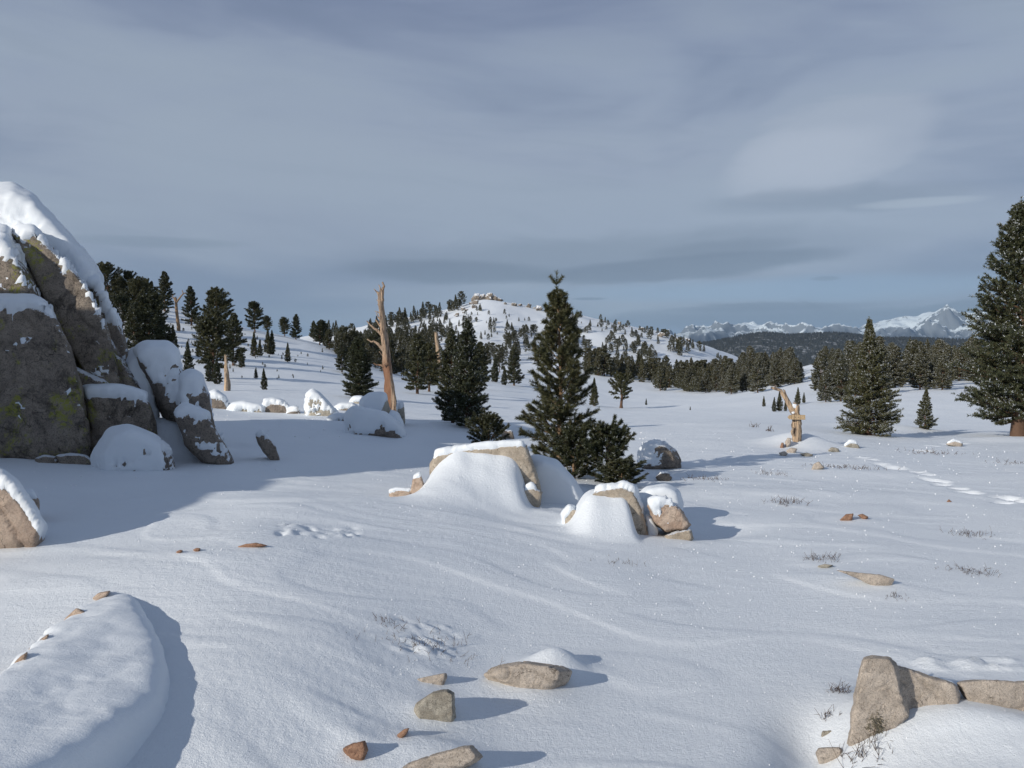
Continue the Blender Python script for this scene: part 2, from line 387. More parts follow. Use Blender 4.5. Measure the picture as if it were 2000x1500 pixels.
M_pink = rock_material('granite_pink', (0.60, 0.47, 0.375), (0.48, 0.36, 0.285), (0.25, 0.18, 0.14), 0.0, 2.4, 0.3)
M_red = rock_material('granite_red', (0.33, 0.19, 0.125), (0.23, 0.14, 0.10), (0.09, 0.058, 0.045), 0.0, 5.0, 0.0)
M_grey = rock_material('granite_grey', (0.48, 0.44, 0.37), (0.38, 0.345, 0.285), (0.17, 0.15, 0.12), 0.0, 3.2, 0.0)
M_far_rock = rock_material('granite_far', (0.30, 0.26, 0.22), (0.19, 0.165, 0.14), (0.07, 0.06, 0.05), 0.0, 0.35, 0.8)

M_tan_near = rock_material('granite_tan_near', (0.64, 0.55, 0.46), (0.50, 0.425, 0.35), (0.22, 0.18, 0.145), 0.0, 6.5, 0.0, 2.6)
M_pink_near = rock_material('granite_pink_near', (0.62, 0.48, 0.38), (0.44, 0.30, 0.215), (0.20, 0.14, 0.10), 0.0, 7.0, 0.0, 1.5)
M_tan_mid = rock_material('granite_tan_mid', (0.60, 0.52, 0.42), (0.46, 0.385, 0.30), (0.20, 0.16, 0.12), 0.0, 4.0, 0.25, 1.4)
M_pink_mid = rock_material('granite_pink_mid', (0.62, 0.49, 0.39), (0.46, 0.33, 0.25), (0.22, 0.15, 0.11), 0.0, 4.5, 0.2, 1.5)
M_grey_near = rock_material('granite_grey_near', (0.50, 0.46, 0.385), (0.34, 0.305, 0.25), (0.11, 0.095, 0.075), 0.0, 8.0, 0.0, 1.8)
M_red_near = rock_material('granite_red_near', (0.42, 0.25, 0.165), (0.26, 0.145, 0.095), (0.08, 0.05, 0.038), 0.0, 11.0, 0.0, 1.5)

def leaf_material(name, c1, c2):
    m, t, b, oc = newmat(name)
    oi = N(t, 'ShaderNodeObjectInfo')
    f = MA(t, 'ADD', MA(t, 'MULTIPLY', NOISE(t, oc, 3.0, 4, 0.7), 0.8), MA(t, 'MULTIPLY', oi.outputs['Random'], 0.35))
    c = MIX(t, MR(t, f, 0.3, 0.85), (*c1, 1), (*c2, 1))
    c = MIX(t, MR(t, NOISE(t, oc, 11.0, 3, 0.7), 0.55, 0.70, 0, 0.5), c, (0.14, 0.09, 0.04, 1))
    t.links.new(c, b.inputs['Base Color'])
    b.inputs['Roughness'].default_value = 0.6; b.inputs['Specular IOR Level'].default_value = 0.3
    return m
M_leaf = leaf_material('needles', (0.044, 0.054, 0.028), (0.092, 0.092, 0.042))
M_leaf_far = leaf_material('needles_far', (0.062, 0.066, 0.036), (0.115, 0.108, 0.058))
def plain(name, c, rough=0.8):
    m, t, b, oc = newmat(name)
    cc = MIX(t, NOISE(t, oc, 14, 5, 0.7), (*[x * 0.65 for x in c], 1), (*[min(1, x * 1.25) for x in c], 1))
    t.links.new(cc, b.inputs['Base Color']); b.inputs['Roughness'].default_value = rough
    bump(t, b, NOISE(t, oc, 30, 5, 0.7), 0.5, 0.01)
    return m
M_frost = plain('frost', (0.62, 0.66, 0.70))
M_bark = plain('bark', (0.115, 0.065, 0.04))
M_bark_pale = plain('bark_young', (0.26, 0.17, 0.10))
M_twig = plain('dry_twig', (0.10, 0.065, 0.045))
def wood_material(name, c1, c2, dark, red=0.0):
    m, t, b, oc = newmat(name)
    mp = N(t, 'ShaderNodeMapping'); mp.inputs['Scale'].default_value = (6, 6, 0.45); t.links.new(oc, mp.inputs[0])
    g = NOISE(t, mp.outputs[0], 2.0, 8, 0.7, 0.4)
    c = MIX(t, MR(t, g, 0.42, 0.58), (*c1, 1), (*c2, 1))
    c = MIX(t, MR(t, NOISE(t, mp.outputs[0], 3.5, 7, 0.75), 0.50, 0.58, 0, 0.95), c, (*dark, 1))
    if red:
        sp = N(t, 'ShaderNodeSeparateXYZ'); t.links.new(oc, sp.inputs[0])
        up = MA(t, 'ADD', sp.outputs[2], MA(t, 'MULTIPLY', NOISE(t, mp.outputs[0], 1.0, 4), 1.4))
        lowm = MA(t, 'MULTIPLY', MR(t, up, 3.2, 2.4), MR(t, MA(t, 'ADD', sp.outputs[0], MA(t, 'MULTIPLY', MA(t, 'SUBTRACT', g, 0.5), 0.2)), 0.06, -0.02))
        c = MIX(t, MA(t, 'MULTIPLY', lowm, 0.85), c, (0.20, 0.085, 0.04, 1))   # rust coloured heartwood low on the trunk
    t.links.new(c, b.inputs['Base Color']); b.inputs['Roughness'].default_value = 0.75
    bump(t, b, g, 1.0, 0.06)
    return m
M_snag = wood_material('weathered_wood', (0.52, 0.36, 0.235), (0.36, 0.27, 0.195), (0.09, 0.06, 0.045), 1.0)
M_snag2 = wood_material('bleached_wood', (0.56, 0.40, 0.255), (0.38, 0.29, 0.205), (0.09, 0.065, 0.05))
M_board = wood_material('board_wood', (0.58, 0.42, 0.25), (0.50, 0.36, 0.21), (0.30, 0.20, 0.11))

# ------------------------------------------------------------------ object helpers
def tag(o, label, cat, group=None):
    o['label'] = label; o['category'] = cat
    if group: o['group'] = group
    return o
def empty(name, loc, label, cat, group=None, rz=0.0):
    o = bpy.data.objects.new(name, None); COL.objects.link(o); o.location = loc; o.rotation_euler = (0, 0, rz)
    o.empty_display_size = 0.1
    return tag(o, label, cat, group)
def mesh_np(name, v, f, mats, idx=None, smooth=False):
    v = np.ascontiguousarray(v, dtype=np.float32); f = np.ascontiguousarray(f, dtype=np.int32)
    me = bpy.data.meshes.new(name); me.vertices.add(len(v)); me.vertices.foreach_set('co', v.ravel())
    k = f.shape[1]
    me.loops.add(f.size); me.loops.foreach_set('vertex_index', f.ravel())
    me.polygons.add(len(f)); me.polygons.foreach_set('loop_start', np.arange(0, f.size, k, dtype=np.int32))
    for m in mats: me.materials.append(m)
    if idx is not None: me.polygons.foreach_set('material_index', np.ascontiguousarray(idx, dtype=np.int32))
    if smooth: me.polygons.foreach_set('use_smooth', np.ones(len(f), dtype=bool))
    me.update(); me.validate(); return me
def link(name, me, parent=None, loc=None):
    o = bpy.data.objects.new(name, me); COL.objects.link(o)
    if parent is not None: o.parent = parent
    if loc is not None: o.location = loc
    return o
def tubes(paths, sides=6):
    """paths: list of (points (k,3), radii (k)) -> verts, quad faces"""
    V = []; Fc = []; off = 0
    ang = np.arange(sides) * 2 * math.pi / sides
    for pts, rad in paths:
        pts = np.asarray(pts, float); rad = np.asarray(rad, float); k = len(pts)
        d = np.gradient(pts, axis=0); d /= (np.linalg.norm(d, axis=1)[:, None] + 1e-9)
        ref = np.array([0.0, 0.0, 1.0]) if abs(d[:, 2]).mean() < 0.8 else np.array([1.0, 0.0, 0.0])
        a = np.cross(d, ref); a /= (np.linalg.norm(a, axis=1)[:, None] + 1e-9); b = np.cross(d, a)
        ring = pts[:, None, :] + rad[:, None, None] * (np.cos(ang)[None, :, None] * a[:, None, :] + np.sin(ang)[None, :, None] * b[:, None, :])
        V.append(ring.reshape(-1, 3))
        i = np.arange(k - 1)[:, None] * sides; j = np.arange(sides)[None, :]; j2 = (j + 1) % sides
        q = np.stack([i + j, i + j2, i + sides + j2, i + sides + j], -1).reshape(-1, 4) + off
        Fc.append(q); off += k * sides
    return np.concatenate(V), np.concatenate(Fc)

# ------------------------------------------------------------------ snow ground (polar sheet, dense in front)
def build_ground():
    azf = np.linspace(-R(44), R(44), 620)
    azs = np.concatenate([np.linspace(-math.pi, -R(44), 70)[:-1], azf, np.linspace(R(44), math.pi, 70)[1:-1]])
    rs = np.concatenate([[0.25, 0.6, 1.0], np.geomspace(1.3, 60, 640), np.geomspace(60.8, 2600, 270)])
    Rg, Ag = np.meshgrid(rs, azs, indexing='ij')
    X = Rg * np.sin(Ag); Y = Rg * np.cos(Ag)
    Z = H(X.ravel(), Y.ravel())
    nr, na = Rg.shape
    v = np.stack([X.ravel(), Y.ravel(), Z], 1)
    v = np.vstack([v, [[0, 0, float(H(np.array([0.0]), np.array([0.01]))[0])]]])
    i = np.arange(nr - 1)[:, None] * na; j = np.arange(na)[None, :]; j2 = (j + 1) % na
    f = np.stack([i + j, i + na + j, i + na + j2, i + j2], -1).reshape(-1, 4)
    f = f[:, ::-1]
    me = mesh_np('snow_ground', v, f, [M_snow], smooth=True)
    o = link('snow_ground', me); o['kind'] = 'structure'; o['label'] = 'wind rippled snow covering meadow, slopes and far hill'
    return o
build_ground()
# far country
def build_far():
    # valley floor reaching the horizon
    rs = np.geomspace(2400, 70000, 40); azs = np.linspace(-math.pi, math.pi, 121)[:-1]
    Rg, Ag = np.meshgrid(rs, azs, indexing='ij'); X = Rg * np.sin(Ag); Y = Rg * np.cos(Ag)
    Z = -335 - 20 * perlin(X / 3000, Y / 3000, 1) - sstep(2400, 3000, Rg) * 60
    na = len(azs); i = np.arange(len(rs) - 1)[:, None] * na; j = np.arange(na)[None, :]; j2 = (j + 1) % na
    f = np.stack([i + j2, i + na + j2, i + na + j, i + j], -1).reshape(-1, 4)
    m, t, b, oc = newmat('valley_wooded')
    c = MIX(t, MR(t, NOISE(t, oc, 0.004, 8, 0.7), 0.5, 0.7), (0.03, 0.036, 0.03, 1), (0.45, 0.48, 0.52, 1)); t.links.new(c, b.inputs['Base Color']); b.inputs['Roughness'].default_value = 0.9
    o = link('valley', mesh_np('valley', np.stack([X.ravel(), Y.ravel(), Z.ravel()], 1), f, [m], smooth=True)); o['kind'] = 'structure'
    # dark wooded hill about five kilometres off
    prof = np.array([(700, 700), (1200, 690), (1330, 676), (1400, 667), (1450, 656), (1490, 651), (1540, 655), (1580, 654), (1625, 651), (1670, 655), (1710, 661), (1780, 662), (1850, 664), (1950, 668), (2100, 664), (2400, 672), (3000, 690)], float)
    def hillz(X, Y):
        px = 1000 + F * X / Y
        ridge = CAMZ + (690 - np.interp(px, prof[:, 0], prof[:, 1])) / F * 5200
        s = (Y - 5200) / 1700.0
        k = np.where(s < 0, np.exp(-(s * 1.0) ** 2 * 2.0), np.exp(-(s) ** 2 * 3))
        return -340 + (ridge + 340) * k + k * (18 * fbm(X / 420, Y / 420, 2.0, 4) * np.clip(np.abs(s) * 2.5, 0.12, 1))
    xs = np.linspace(-1500, 7500, 220); ys = np.linspace(3000, 7600, 150)
    Xg, Yg = np.meshgrid(xs, ys); Zg = hillz(Xg, Yg); nx = len(xs)
    i = np.arange(len(ys) - 1)[:, None] * nx; j = np.arange(nx - 1)[None, :]
    f = np.stack([i + j, i + j + 1, i + nx + j + 1, i + nx + j], -1).reshape(-1, 4)
    m, t, b, oc = newmat('wooded_hill_floor')
    c = MIX(t, MR(t, NOISE(t, oc, 0.02, 6, 0.75), 0.50, 0.64), (0.035, 0.040, 0.034, 1), (0.30, 0.32, 0.35, 1)); t.links.new(c, b.inputs['Base Color']); b.inputs['Roughness'].default_value = 0.9
    o = link('wooded_hill', mesh_np('wooded_hill', np.stack([Xg.ravel(), Yg.ravel(), Zg.ravel()], 1), f, [m], smooth=True)); o['kind'] = 'structure'
    # its trees: one mass of small cones
    rs_ = np.random.RandomState(5); k = 42000
    X = rs_.uniform(200, 6200, k); Y = rs_.uniform(3500, 5700, k)
    keep = fbm(X / 160, Y / 160, 1.0, 3) > -0.62
    px = 1000 + F * X / Y; keep &= (px > 1150) & (px < 2500)
    X = X[keep]; Y = Y[keep]; Z = hillz(X, Y) - 1; k = len(X); h = rs_.uniform(11, 21, k); r = h * rs_.uniform(0.22, 0.34, k)
    ang = np.arange(4) * math.pi / 2
    ring = np.stack([X[:, None] + r[:, None] * np.cos(ang), Y[:, None] + r[:, None] * np.sin(ang), np.repeat(Z[:, None], 4, 1)], -1)
    tip = np.stack([X, Y, Z + h], 1)[:, None, :]
    v = np.concatenate([ring, tip], 1).reshape(-1, 3); b0 = np.arange(k)[:, None] * 5
    f = np.stack([np.concatenate([b0 + q, b0 + (q + 1) % 4, b0 + 4], 1) for q in range(4)], 1).reshape(-1, 3)
    o = link('distant_forest', mesh_np('distant_forest', v, f, [plain('distant_needles', (0.030, 0.036, 0.036))])); o['kind'] = 'stuff'; o['label'] = 'dark conifer forest covering the distant hill'; o['category'] = 'forest'
    # snowy mountains beyond
    prof = np.array([(900, 690), (1150, 682), (1280, 672), (1335, 657), (1365, 650), (1400, 644), (1440, 640), (1455, 638), (1500, 645), (1540, 643), (1590, 641), (1620, 646), (1670, 652), (1705, 640), (1720, 632), (1765, 620), (1790, 621), (1815, 612), (1845, 607), (1870, 612), (1905, 616), (1960, 612), (2050, 608), (2200, 625), (2400, 610), (2700, 640)], float)
    xs = np.linspace(-3500, 25500, 520); ys = np.linspace(15500, 27000, 230)
    Xg, Yg = np.meshgrid(xs, ys); px = 1000 + F * Xg / Yg
    D0 = 21500.0
    top = CAMZ + (690 - np.interp(px, prof[:, 0], prof[:, 1])) / F * D0
    s = (Yg - D0) / 5200.0 + 0.12 * fbm(Xg / 2500, Yg / 2500, 3.0, 3)
    k = np.clip(1 - np.abs(s), 0, 1) ** 1.15
    rg = fbm(Xg / 2300, Yg / 2300, 7.0, 6, 0.55, ridged=True)
    Zg = -380 + (top + 380) * k + (rg - 0.75) * 460 * np.clip(np.abs(s) * 4, 0.18, 1) * sstep(0, 0.25, k)
    nx = len(xs); i = np.arange(len(ys) - 1)[:, None] * nx; j = np.arange(nx - 1)[None, :]
    f = np.stack([i + j, i + j + 1, i + nx + j + 1, i + nx + j], -1).reshape(-1, 4)
    m, t, b, oc = newmat('mountain_snow_rock')
    ge = N(t, 'ShaderNodeNewGeometry'); sp = N(t, 'ShaderNodeSeparateXYZ'); t.links.new(ge.outputs['Normal'], sp.inputs[0])
    so_ = N(t, 'ShaderNodeSeparateXYZ'); t.links.new(oc, so_.inputs[0])
    nz = NOISE(t, oc, 0.0012, 9, 0.72, 0.5)
    alt = MR(t, MA(t, 'ADD', so_.outputs[2], MA(t, 'MULTIPLY', MA(t, 'SUBTRACT', nz, 0.5), 1100)), 120, 700)
    steep = MR(t, MA(t, 'ADD', sp.outputs[2], MA(t, 'ADD', MA(t, 'MULTIPLY', MA(t, 'SUBTRACT', nz, 0.5), 0.6), MA(t, 'MULTIPLY', MA(t, 'SUBTRACT', NOISE(t, oc, 0.006, 8, 0.75, 1.0), 0.5), 0.7))), 0.76, 0.88)
    fac = MA(t, 'MULTIPLY', MA(t, 'ADD', MA(t, 'MULTIPLY', steep, 0.75), 0.22), alt)
    c = MIX(t, fac, (0.020, 0.028, 0.045, 1), (0.74, 0.83, 0.87, 1)); t.links.new(c, b.inputs['Base Color']); b.inputs['Roughness'].default_value = 0.9
    o = link('mountain_range', mesh_np('mountain_range', np.stack([Xg.ravel(), Yg.ravel(), Zg.ravel()], 1), f, [m], smooth=True)); o['kind'] = 'structure'
build_far()

# ------------------------------------------------------------------ boulders
def hullify(hulls, voxel, smooth_it):
    bm = bmesh.new()
    for pts in hulls:
        vs = [bm.verts.new(p) for p in pts]
        res = bmesh.ops.convex_hull(bm, input=vs)
        junk = [e for e in res['geom_interior'] + res['geom_unused'] if isinstance(e, bmesh.types.BMVert)]
        if junk: bmesh.ops.delete(bm, geom=list(set(junk)), context='VERTS')
    bmesh.ops.recalc_face_normals(bm, faces=bm.faces)
    me = bpy.data.meshes.new('tmp'); bm.to_mesh(me); bm.free()
    o = bpy.data.objects.new('tmp', me); COL.objects.link(o)
    md = o.modifiers.new('r', 'REMESH'); md.mode = 'VOXEL'; md.voxel_size = voxel
    if smooth_it:
        sm = o.modifiers.new('s', 'SMOOTH'); sm.factor = 0.5; sm.iterations = smooth_it
    dg = bpy.context.evaluated_depsgraph_get()
    ev = o.evaluated_get(dg); m2 = ev.to_mesh()
    nv = len(m2.vertices); v = np.empty(nv * 3, np.float32); m2.vertices.foreach_get('co', v)
    nn = np.empty(nv * 3, np.float32); m2.vertices.foreach_get('normal', nn)
    nf = len(m2.polygons); lt = np.empty(nf, np.int32); m2.polygons.foreach_get('loop_total', lt)
    li = np.empty(len(m2.loops), np.int32); m2.loops.foreach_get('vertex_index', li)
    ok = (lt == 4).all()
    if ok: f = li.reshape(-1, 4).copy()
    else:
        m2.calc_loop_triangles(); f = np.empty(len(m2.loop_triangles) * 3, np.int32); m2.loop_triangles.foreach_get('vertices', f); f = f.reshape(-1, 3)
    ev.to_mesh_clear(); bpy.data.objects.remove(o); bpy.data.meshes.remove(me)
    return v.reshape(-1, 3).astype(float), nn.reshape(-1, 3).astype(float), f
def relax(f, a, it):
    n_ = len(a); k = f.shape[1]
    i0 = np.concatenate([f[:, q] for q in range(k)]); i1 = np.concatenate([f[:, (q + 1) % k] for q in range(k)])
    I = np.concatenate([i0, i1]); J = np.concatenate([i1, i0]); cnt = np.maximum(np.bincount(I, minlength=n_), 1)
    for _ in range(it):
        a = 0.5 * a + 0.5 * np.stack([np.bincount(I, a[J, c], minlength=n_) for c in range(3)], 1) / cnt[:, None]
    return a
def blob(outline, Y, thick, bulge=None, k=0.72, sink=0.0):
    """silhouette polygon given in photo pixels standing Y metres ahead, with a rounded front and back"""
    if bulge is None: bulge = thick * 0.3
    cx = sum(p[0] for p in outline) / len(outline); cy = sum(p[1] for p in outline) / len(outline)
    ymax = max(p[1] for p in outline)
    pts = []
    for (px, py) in outline:
        q = P(px, py, Y); pts.append(q)
        ax, ay = cx + (px - cx) * k, cy + (py - cy) * k
        pts.append(P(ax, ay, Y - bulge)); w = P(ax, ay, Y + thick); pts.append((w[0], w[1], w[2] - 0.06 * thick))
        if sink and py > ymax - 0.35 * (ymax - cy):
            g0 = P(ax, ay, Y - bulge * .5); g1 = P(ax, ay, Y + thick * .7)
            pts.append((g0[0], g0[1], g0[2] - sink)); pts.append((g1[0], g1[1], g1[2] - sink)); pts.append((q[0], q[1], q[2] - sink))
    return pts
UPW = np.array([-0.15, -0.25, 1.0]); UPW /= np.linalg.norm(UPW)
def rock_mesh(hulls, mat, voxel, smooth_it=2, rough=0.06, freq=2.0, seed=0, facet=0.0):
    v, nn, f = hullify(hulls, voxel, smooth_it)
    nn = relax(f, nn, 4); nn /= np.linalg.norm(nn, axis=1)[:, None] + 1e-9
    s = seed * 3.17
    d = 0.65 * rough * fbm(v[:, 0] * freq * .8 + s, v[:, 1] * freq * .8, v[:, 2] * freq * .8, 2, 0.4)
    d = d + 0.16 * rough * fbm(v[:, 0] * freq * 4 + s, v[:, 1] * freq * 4, v[:, 2] * freq * 4, 4, 0.7)
    jn = np.abs(perlin(v[:, 0] * freq * .55 + s * 2, v[:, 1] * freq * .55, (v[:, 2] + .35 * v[:, 0]) * freq * .95 + 2))
    d = d - 0.55 * rough * (1 - sstep(0.0, 0.055, jn))                      # open joints
    if facet:
        q = fbm(v[:, 0] * freq * .6 + s, v[:, 1] * freq * .6 + 5, v[:, 2] * freq * 1.1, 2, 0.4)
        qs = q * 2.5; fl = np.floor(qs); d += 0.8 * facet * ((fl + sstep(.35, .65, qs - fl)) / 2.5 - q * 0.5)
    v2 = v + nn * d[:, None]
    return v, nn, f, v2
def center_of(hulls):
    a = np.array([p for h in hulls for p in h]); return np.array([a[:, 0].mean(), a[:, 1].mean(), a[:, 2].min()])
def add_rock(parent, name, hulls, mat, org, voxel, snow=None, seed=0, rough=0.06, freq=2.0, smooth_it=2, facet=0.0, snow_name='snow_cap'):
    v, nn, f, v2 = rock_mesh(hulls, mat, voxel, smooth_it, rough, freq, seed, facet)
    o = link(name, mesh_np(name, v2 - org, f, [mat], smooth=True), parent)
    if snow:
        thr = snow.get('thr', 0.45); T = snow.get('T', 0.08) * .7; nz = snow.get('noise', 0.30); fq = snow.get('freq', 1.6)
        u = np.array(snow.get('dir', UPW)); u = u / np.linalg.norm(u)
        v = relax(f, v, 3); nn = relax(f, nn, 5); nn /= np.linalg.norm(nn, axis=1)[:, None] + 1e-9
        m = nn @ u + nz * (0.75 * fbm(v[:, 0] * fq + seed, v[:, 1] * fq, v[:, 2] * fq, 4, 0.6) + 0.45 * fbm(v[:, 0] * fq * 6 + seed, v[:, 1] * fq * 6, v[:, 2] * fq * 6, 3, 0.7))
        k = sstep(thr - 0.10, thr + 0.45, m)
        d = T * k - (0.02 + rough * 0.7) * (1 - sstep(thr - 0.25, thr + 0.05, m)) + (rough * 0.8 + facet * 0.9) * sstep(thr - .05, thr + .22, m)
        vs = v + nn * (d * 0.5)[:, None] + np.array([0, 0, 1.0]) * (d * 0.6)[:, None]
        vs = vs + (nn * (T * .35 * k * fbm(v[:, 0] * fq * 1.3 + 7, v[:, 1] * fq * 1.3, v[:, 2] * fq * 1.3, 3, .55))[:, None])
        vs = np.where((k > 0)[:, None], vs, v - nn * (0.02 + rough * 0.7))
        keep = (m > thr - 0.22)[f].any(1)
        fs = f[keep]; used = np.unique(fs); rm = np.full(len(v), -1); rm[used] = np.arange(len(used))
        if len(fs): link(snow_name, mesh_np(snow_name, vs[used] - org, rm[fs], [M_snowcap], smooth=True), o)
    return o
def boulder(name, label, hulls, mat, voxel, snow=None, seed=0, rough=0.06, freq=2.0, smooth_it=2, facet=0.0, drifts=(), cat='boulder', group=None):
    org = center_of(hulls)
    e = empty(name, org, label, cat, group)
    add_rock(e, 'rock', hulls, mat, org, voxel, snow, seed, rough, freq, smooth_it, facet)
    for dr in drifts: snow_part(e, dr, org, voxel)
    return e
def snow_part(e, hulls, org, voxel, smooth_it=28, name='snow_drift'):
    v, nn, f = hullify(hulls, voxel, smooth_it)
    v = v + nn * (0.02 * fbm(v[:, 0] * 3, v[:, 1] * 3, v[:, 2] * 3, 3))[:, None]
    return link(name, mesh_np(name, v - org, f, [M_snowcap], smooth=True), e)

SN = dict
# ---- the granite outcrop at the left
YO = hit(90, 900)[1]
parts = [
    ('slab', [blob([(-90, 610), (0, 588), (70, 590), (108, 612), (140, 690), (163, 760), (176, 850), (168, 888), (60, 902), (-90, 902)], YO + .3, 2.4, 0.22, 0.92, 0.3)], SN(thr=0.54, T=0.05, noise=0.42, freq=2.6)),
    ('slab', [blob([(-90, 440), (12, 455), (45, 500), (70, 545), (88, 596), (40, 610), (-90, 620)], YO + .9, 2.2, 0.55, 0.6)], SN(thr=0.30, T=0.09, noise=0.34, freq=2.2)),
    ('slab', [blob([(22, 455), (62, 450), (107, 492), (170, 560), (213, 645), (238, 745), (228, 764), (182, 764), (160, 690), (118, 600), (72, 515)], YO + .9, 1.6, 0.12, 0.93)], SN(thr=0.52, T=0.05, noise=0.45, freq=2.6)),
    ('slab', [blob([(-90, 372), (20, 374), (62, 395), (120, 455), (178, 522), (205, 560), (200, 640), (100, 620), (0, 500), (-90, 480)], YO + 2.0, 3.2, 0.5, 0.8)], SN(thr=0.16, T=0.10, noise=0.26, freq=2.4)),
    ('slab', [blob([(168, 545), (192, 548), (216, 600), (246, 660), (260, 705), (250, 770), (222, 770), (190, 650)], YO + 1.6, 1.4, 0.2, 0.85)], SN(thr=0.42, T=0.06, noise=0.5)),
    ('slab', [blob([(165, 768), (232, 766), (288, 780), (304, 820), (314, 880), (180, 905)], YO + .6, 1.8, 0.15, 0.93, 0.3)], SN(thr=0.50, T=0.08, noise=0.3)),
    ('slab', [blob([(236, 800), (245, 745), (262, 700), (285, 695), (302, 790), (318, 870), (290, 880)], YO + 1.6, 1.2, 0.3, 0.8)], SN(thr=-0.05, T=0.14, noise=0.15)),
    ('slab', [blob([(-90, 540), (120, 540), (205, 640), (250, 740), (305, 800), (318, 900), (-90, 905)], YO + 1.3, 2.2, 0.25, 0.9, 0.4)], None),
    ('slab', [blob([(120, 700), (200, 740), (235, 770), (235, 905), (110, 905)], YO + .75, 1.2, 0.1, 0.9, 0.4)], None),
]
org = np.array(P(80, 905, YO + 1)); 
oc_ = empty('granite_outcrop', org, 'towering lichen-stained granite outcrop of stacked slabs capped with snow', 'rock outcrop')
for i, (nm, h, sn) in enumerate(parts):
    add_rock(oc_, nm, h, M_granite, org, 0.040, sn, seed=i + 1, rough=0.06, freq=1.3, smooth_it=1, facet=0.03)
# the rest of the outcrop beyond the picture, whose shadow lies over the hollow
org2 = np.array([-11.0, 4.0, -0.2])
e2 = empty('granite_outcrop', org2, 'tall snow-capped granite outcrop throwing its shadow over the snowy hollow', 'rock outcrop')
def boxhull(x0, x1, y0, y1, z1, tap=0.75, sk=0.0):
    cx, cy = (x0 + x1) / 2, (y0 + y1) / 2; o = []
    for z, k in ((-0.6, 1.0), (z1 * 0.6, 0.95), (z1, tap)):
        for x in (x0, x1):
            for y in (y0, y1): o.append((cx + (x - cx) * k + sk * z, cy + (y - cy) * k, z))
    return o
for i, b in enumerate(((-13.5, -9.2, 0.6, 4.2, 3.6, .6), (-14.5, -9.4, 3.6, 8.2, 5.0, .55), (-9.6, -7.6, 2.6, 4.8, 1.5, .6))):
    add_rock(e2, 'slab', [boxhull(*b)], M_granite, org2, 0.14, SN(thr=0.35, T=0.2), seed=20 + i, rough=0.25, freq=0.6)

def Yb(px, py): return hit(px, py)[1]
B = boulder
y = Yb(320, 815)
B('boulder', 'snow-domed boulder leaning against the right end of the outcrop', [blob([(262, 690), (285, 678), (325, 680), (348, 700), (362, 740), (372, 785), (355, 812), (325, 810), (300, 760)], YO + 1.3, 1.3, 0.35, 0.8, 0.2)], M_granite2, 0.04, SN(thr=0.18, T=0.10, noise=0.35), 31, 0.06)
B('boulder', 'upright boulder draped in smooth snow behind the fallen slab', [blob([(355, 742), (372, 732), (392, 742), (408, 775), (418, 815), (426, 850), (380, 860), (345, 800)], YO + 1.0, 1.1, 0.25, 0.8, 0.2)], M_granite2, 0.04, SN(thr=0.12, T=0.09, noise=0.35), 32, 0.06)
B('fallen_slab', 'tilted granite slab with a dark undercut beside the outcrop', [blob([(340, 812), (360, 796), (405, 812), (436, 860), (460, 912), (458, 924), (400, 905), (360, 868)], YO + .2, 0.9, 0.2, 0.9)], M_granite2, 0.03, SN(thr=0.36, T=0.06, noise=0.5, freq=2.5), 33, 0.05)
B('boulder', 'low snow-plastered boulder at the foot of the outcrop', [blob([(183, 900), (212, 850), (250, 840), (295, 858), (330, 880), (346, 920), (350, 945), (190, 945)], YO - .3, 1.0, 0.4, 0.7, 0.2)], M_granite2, 0.03, SN(thr=0.10, T=0.05, noise=0.55, freq=2.6, dir=(-.3, -.5, .9)), 34, 0.08, smooth_it=8)
for i, ol in enumerate(([(68, 895), (85, 888), (110, 890), (118, 912), (75, 915)], [(110, 890), (135, 885), (168, 888), (186, 905), (180, 920), (120, 915)])):
    B('stone', ['small dark stone wedged under the outcrop', 'dark broken stone under the outcrop corner'][i], [blob(ol, YO - .1, 0.5, 0.1, 0.8, 0.15)], M_granite, 0.02, None, 36 + i, 0.03, 4.0, cat='stone')
B('stone', 'narrow dark stone poking from the shaded snow slope', [blob([(498, 852), (512, 842), (524, 852), (538, 872), (546, 895), (538, 902), (515, 885)], Yb(540, 900) + .1, 0.35, 0.06, 0.85, 0.1)], M_granite2, 0.02, SN(thr=0.55, T=0.03, noise=0.4, freq=4), 38, 0.03, 4.0, cat='stone')
yl = Yb(40, 1062)
B('boulder', 'pinkish half sunlit boulder with a snowy back beside the shaded hollow', [blob([(-60, 940), (0, 935), (28, 955), (62, 1005), (86, 1045), (80, 1068), (-60, 1075)], yl + .1, 0.7, 0.25, 0.8, 0.15)], M_pink, 0.02, SN(thr=0.50, T=0.05, noise=0.3, dir=(0.45, 0.3, 0.9)), 39, 0.04, 3.0, facet=0.02)
B('stone', 'small reddish stone capped with snow behind the pinkish boulder', [blob([(34, 968), (60, 962), (78, 975), (76, 998), (62, 1003), (40, 985)], yl + .8, 0.3, 0.1, 0.8, 0.1)], M_pink, 0.015, SN(thr=0.5, T=0.03), 40, 0.02, 5.0, cat='stone')

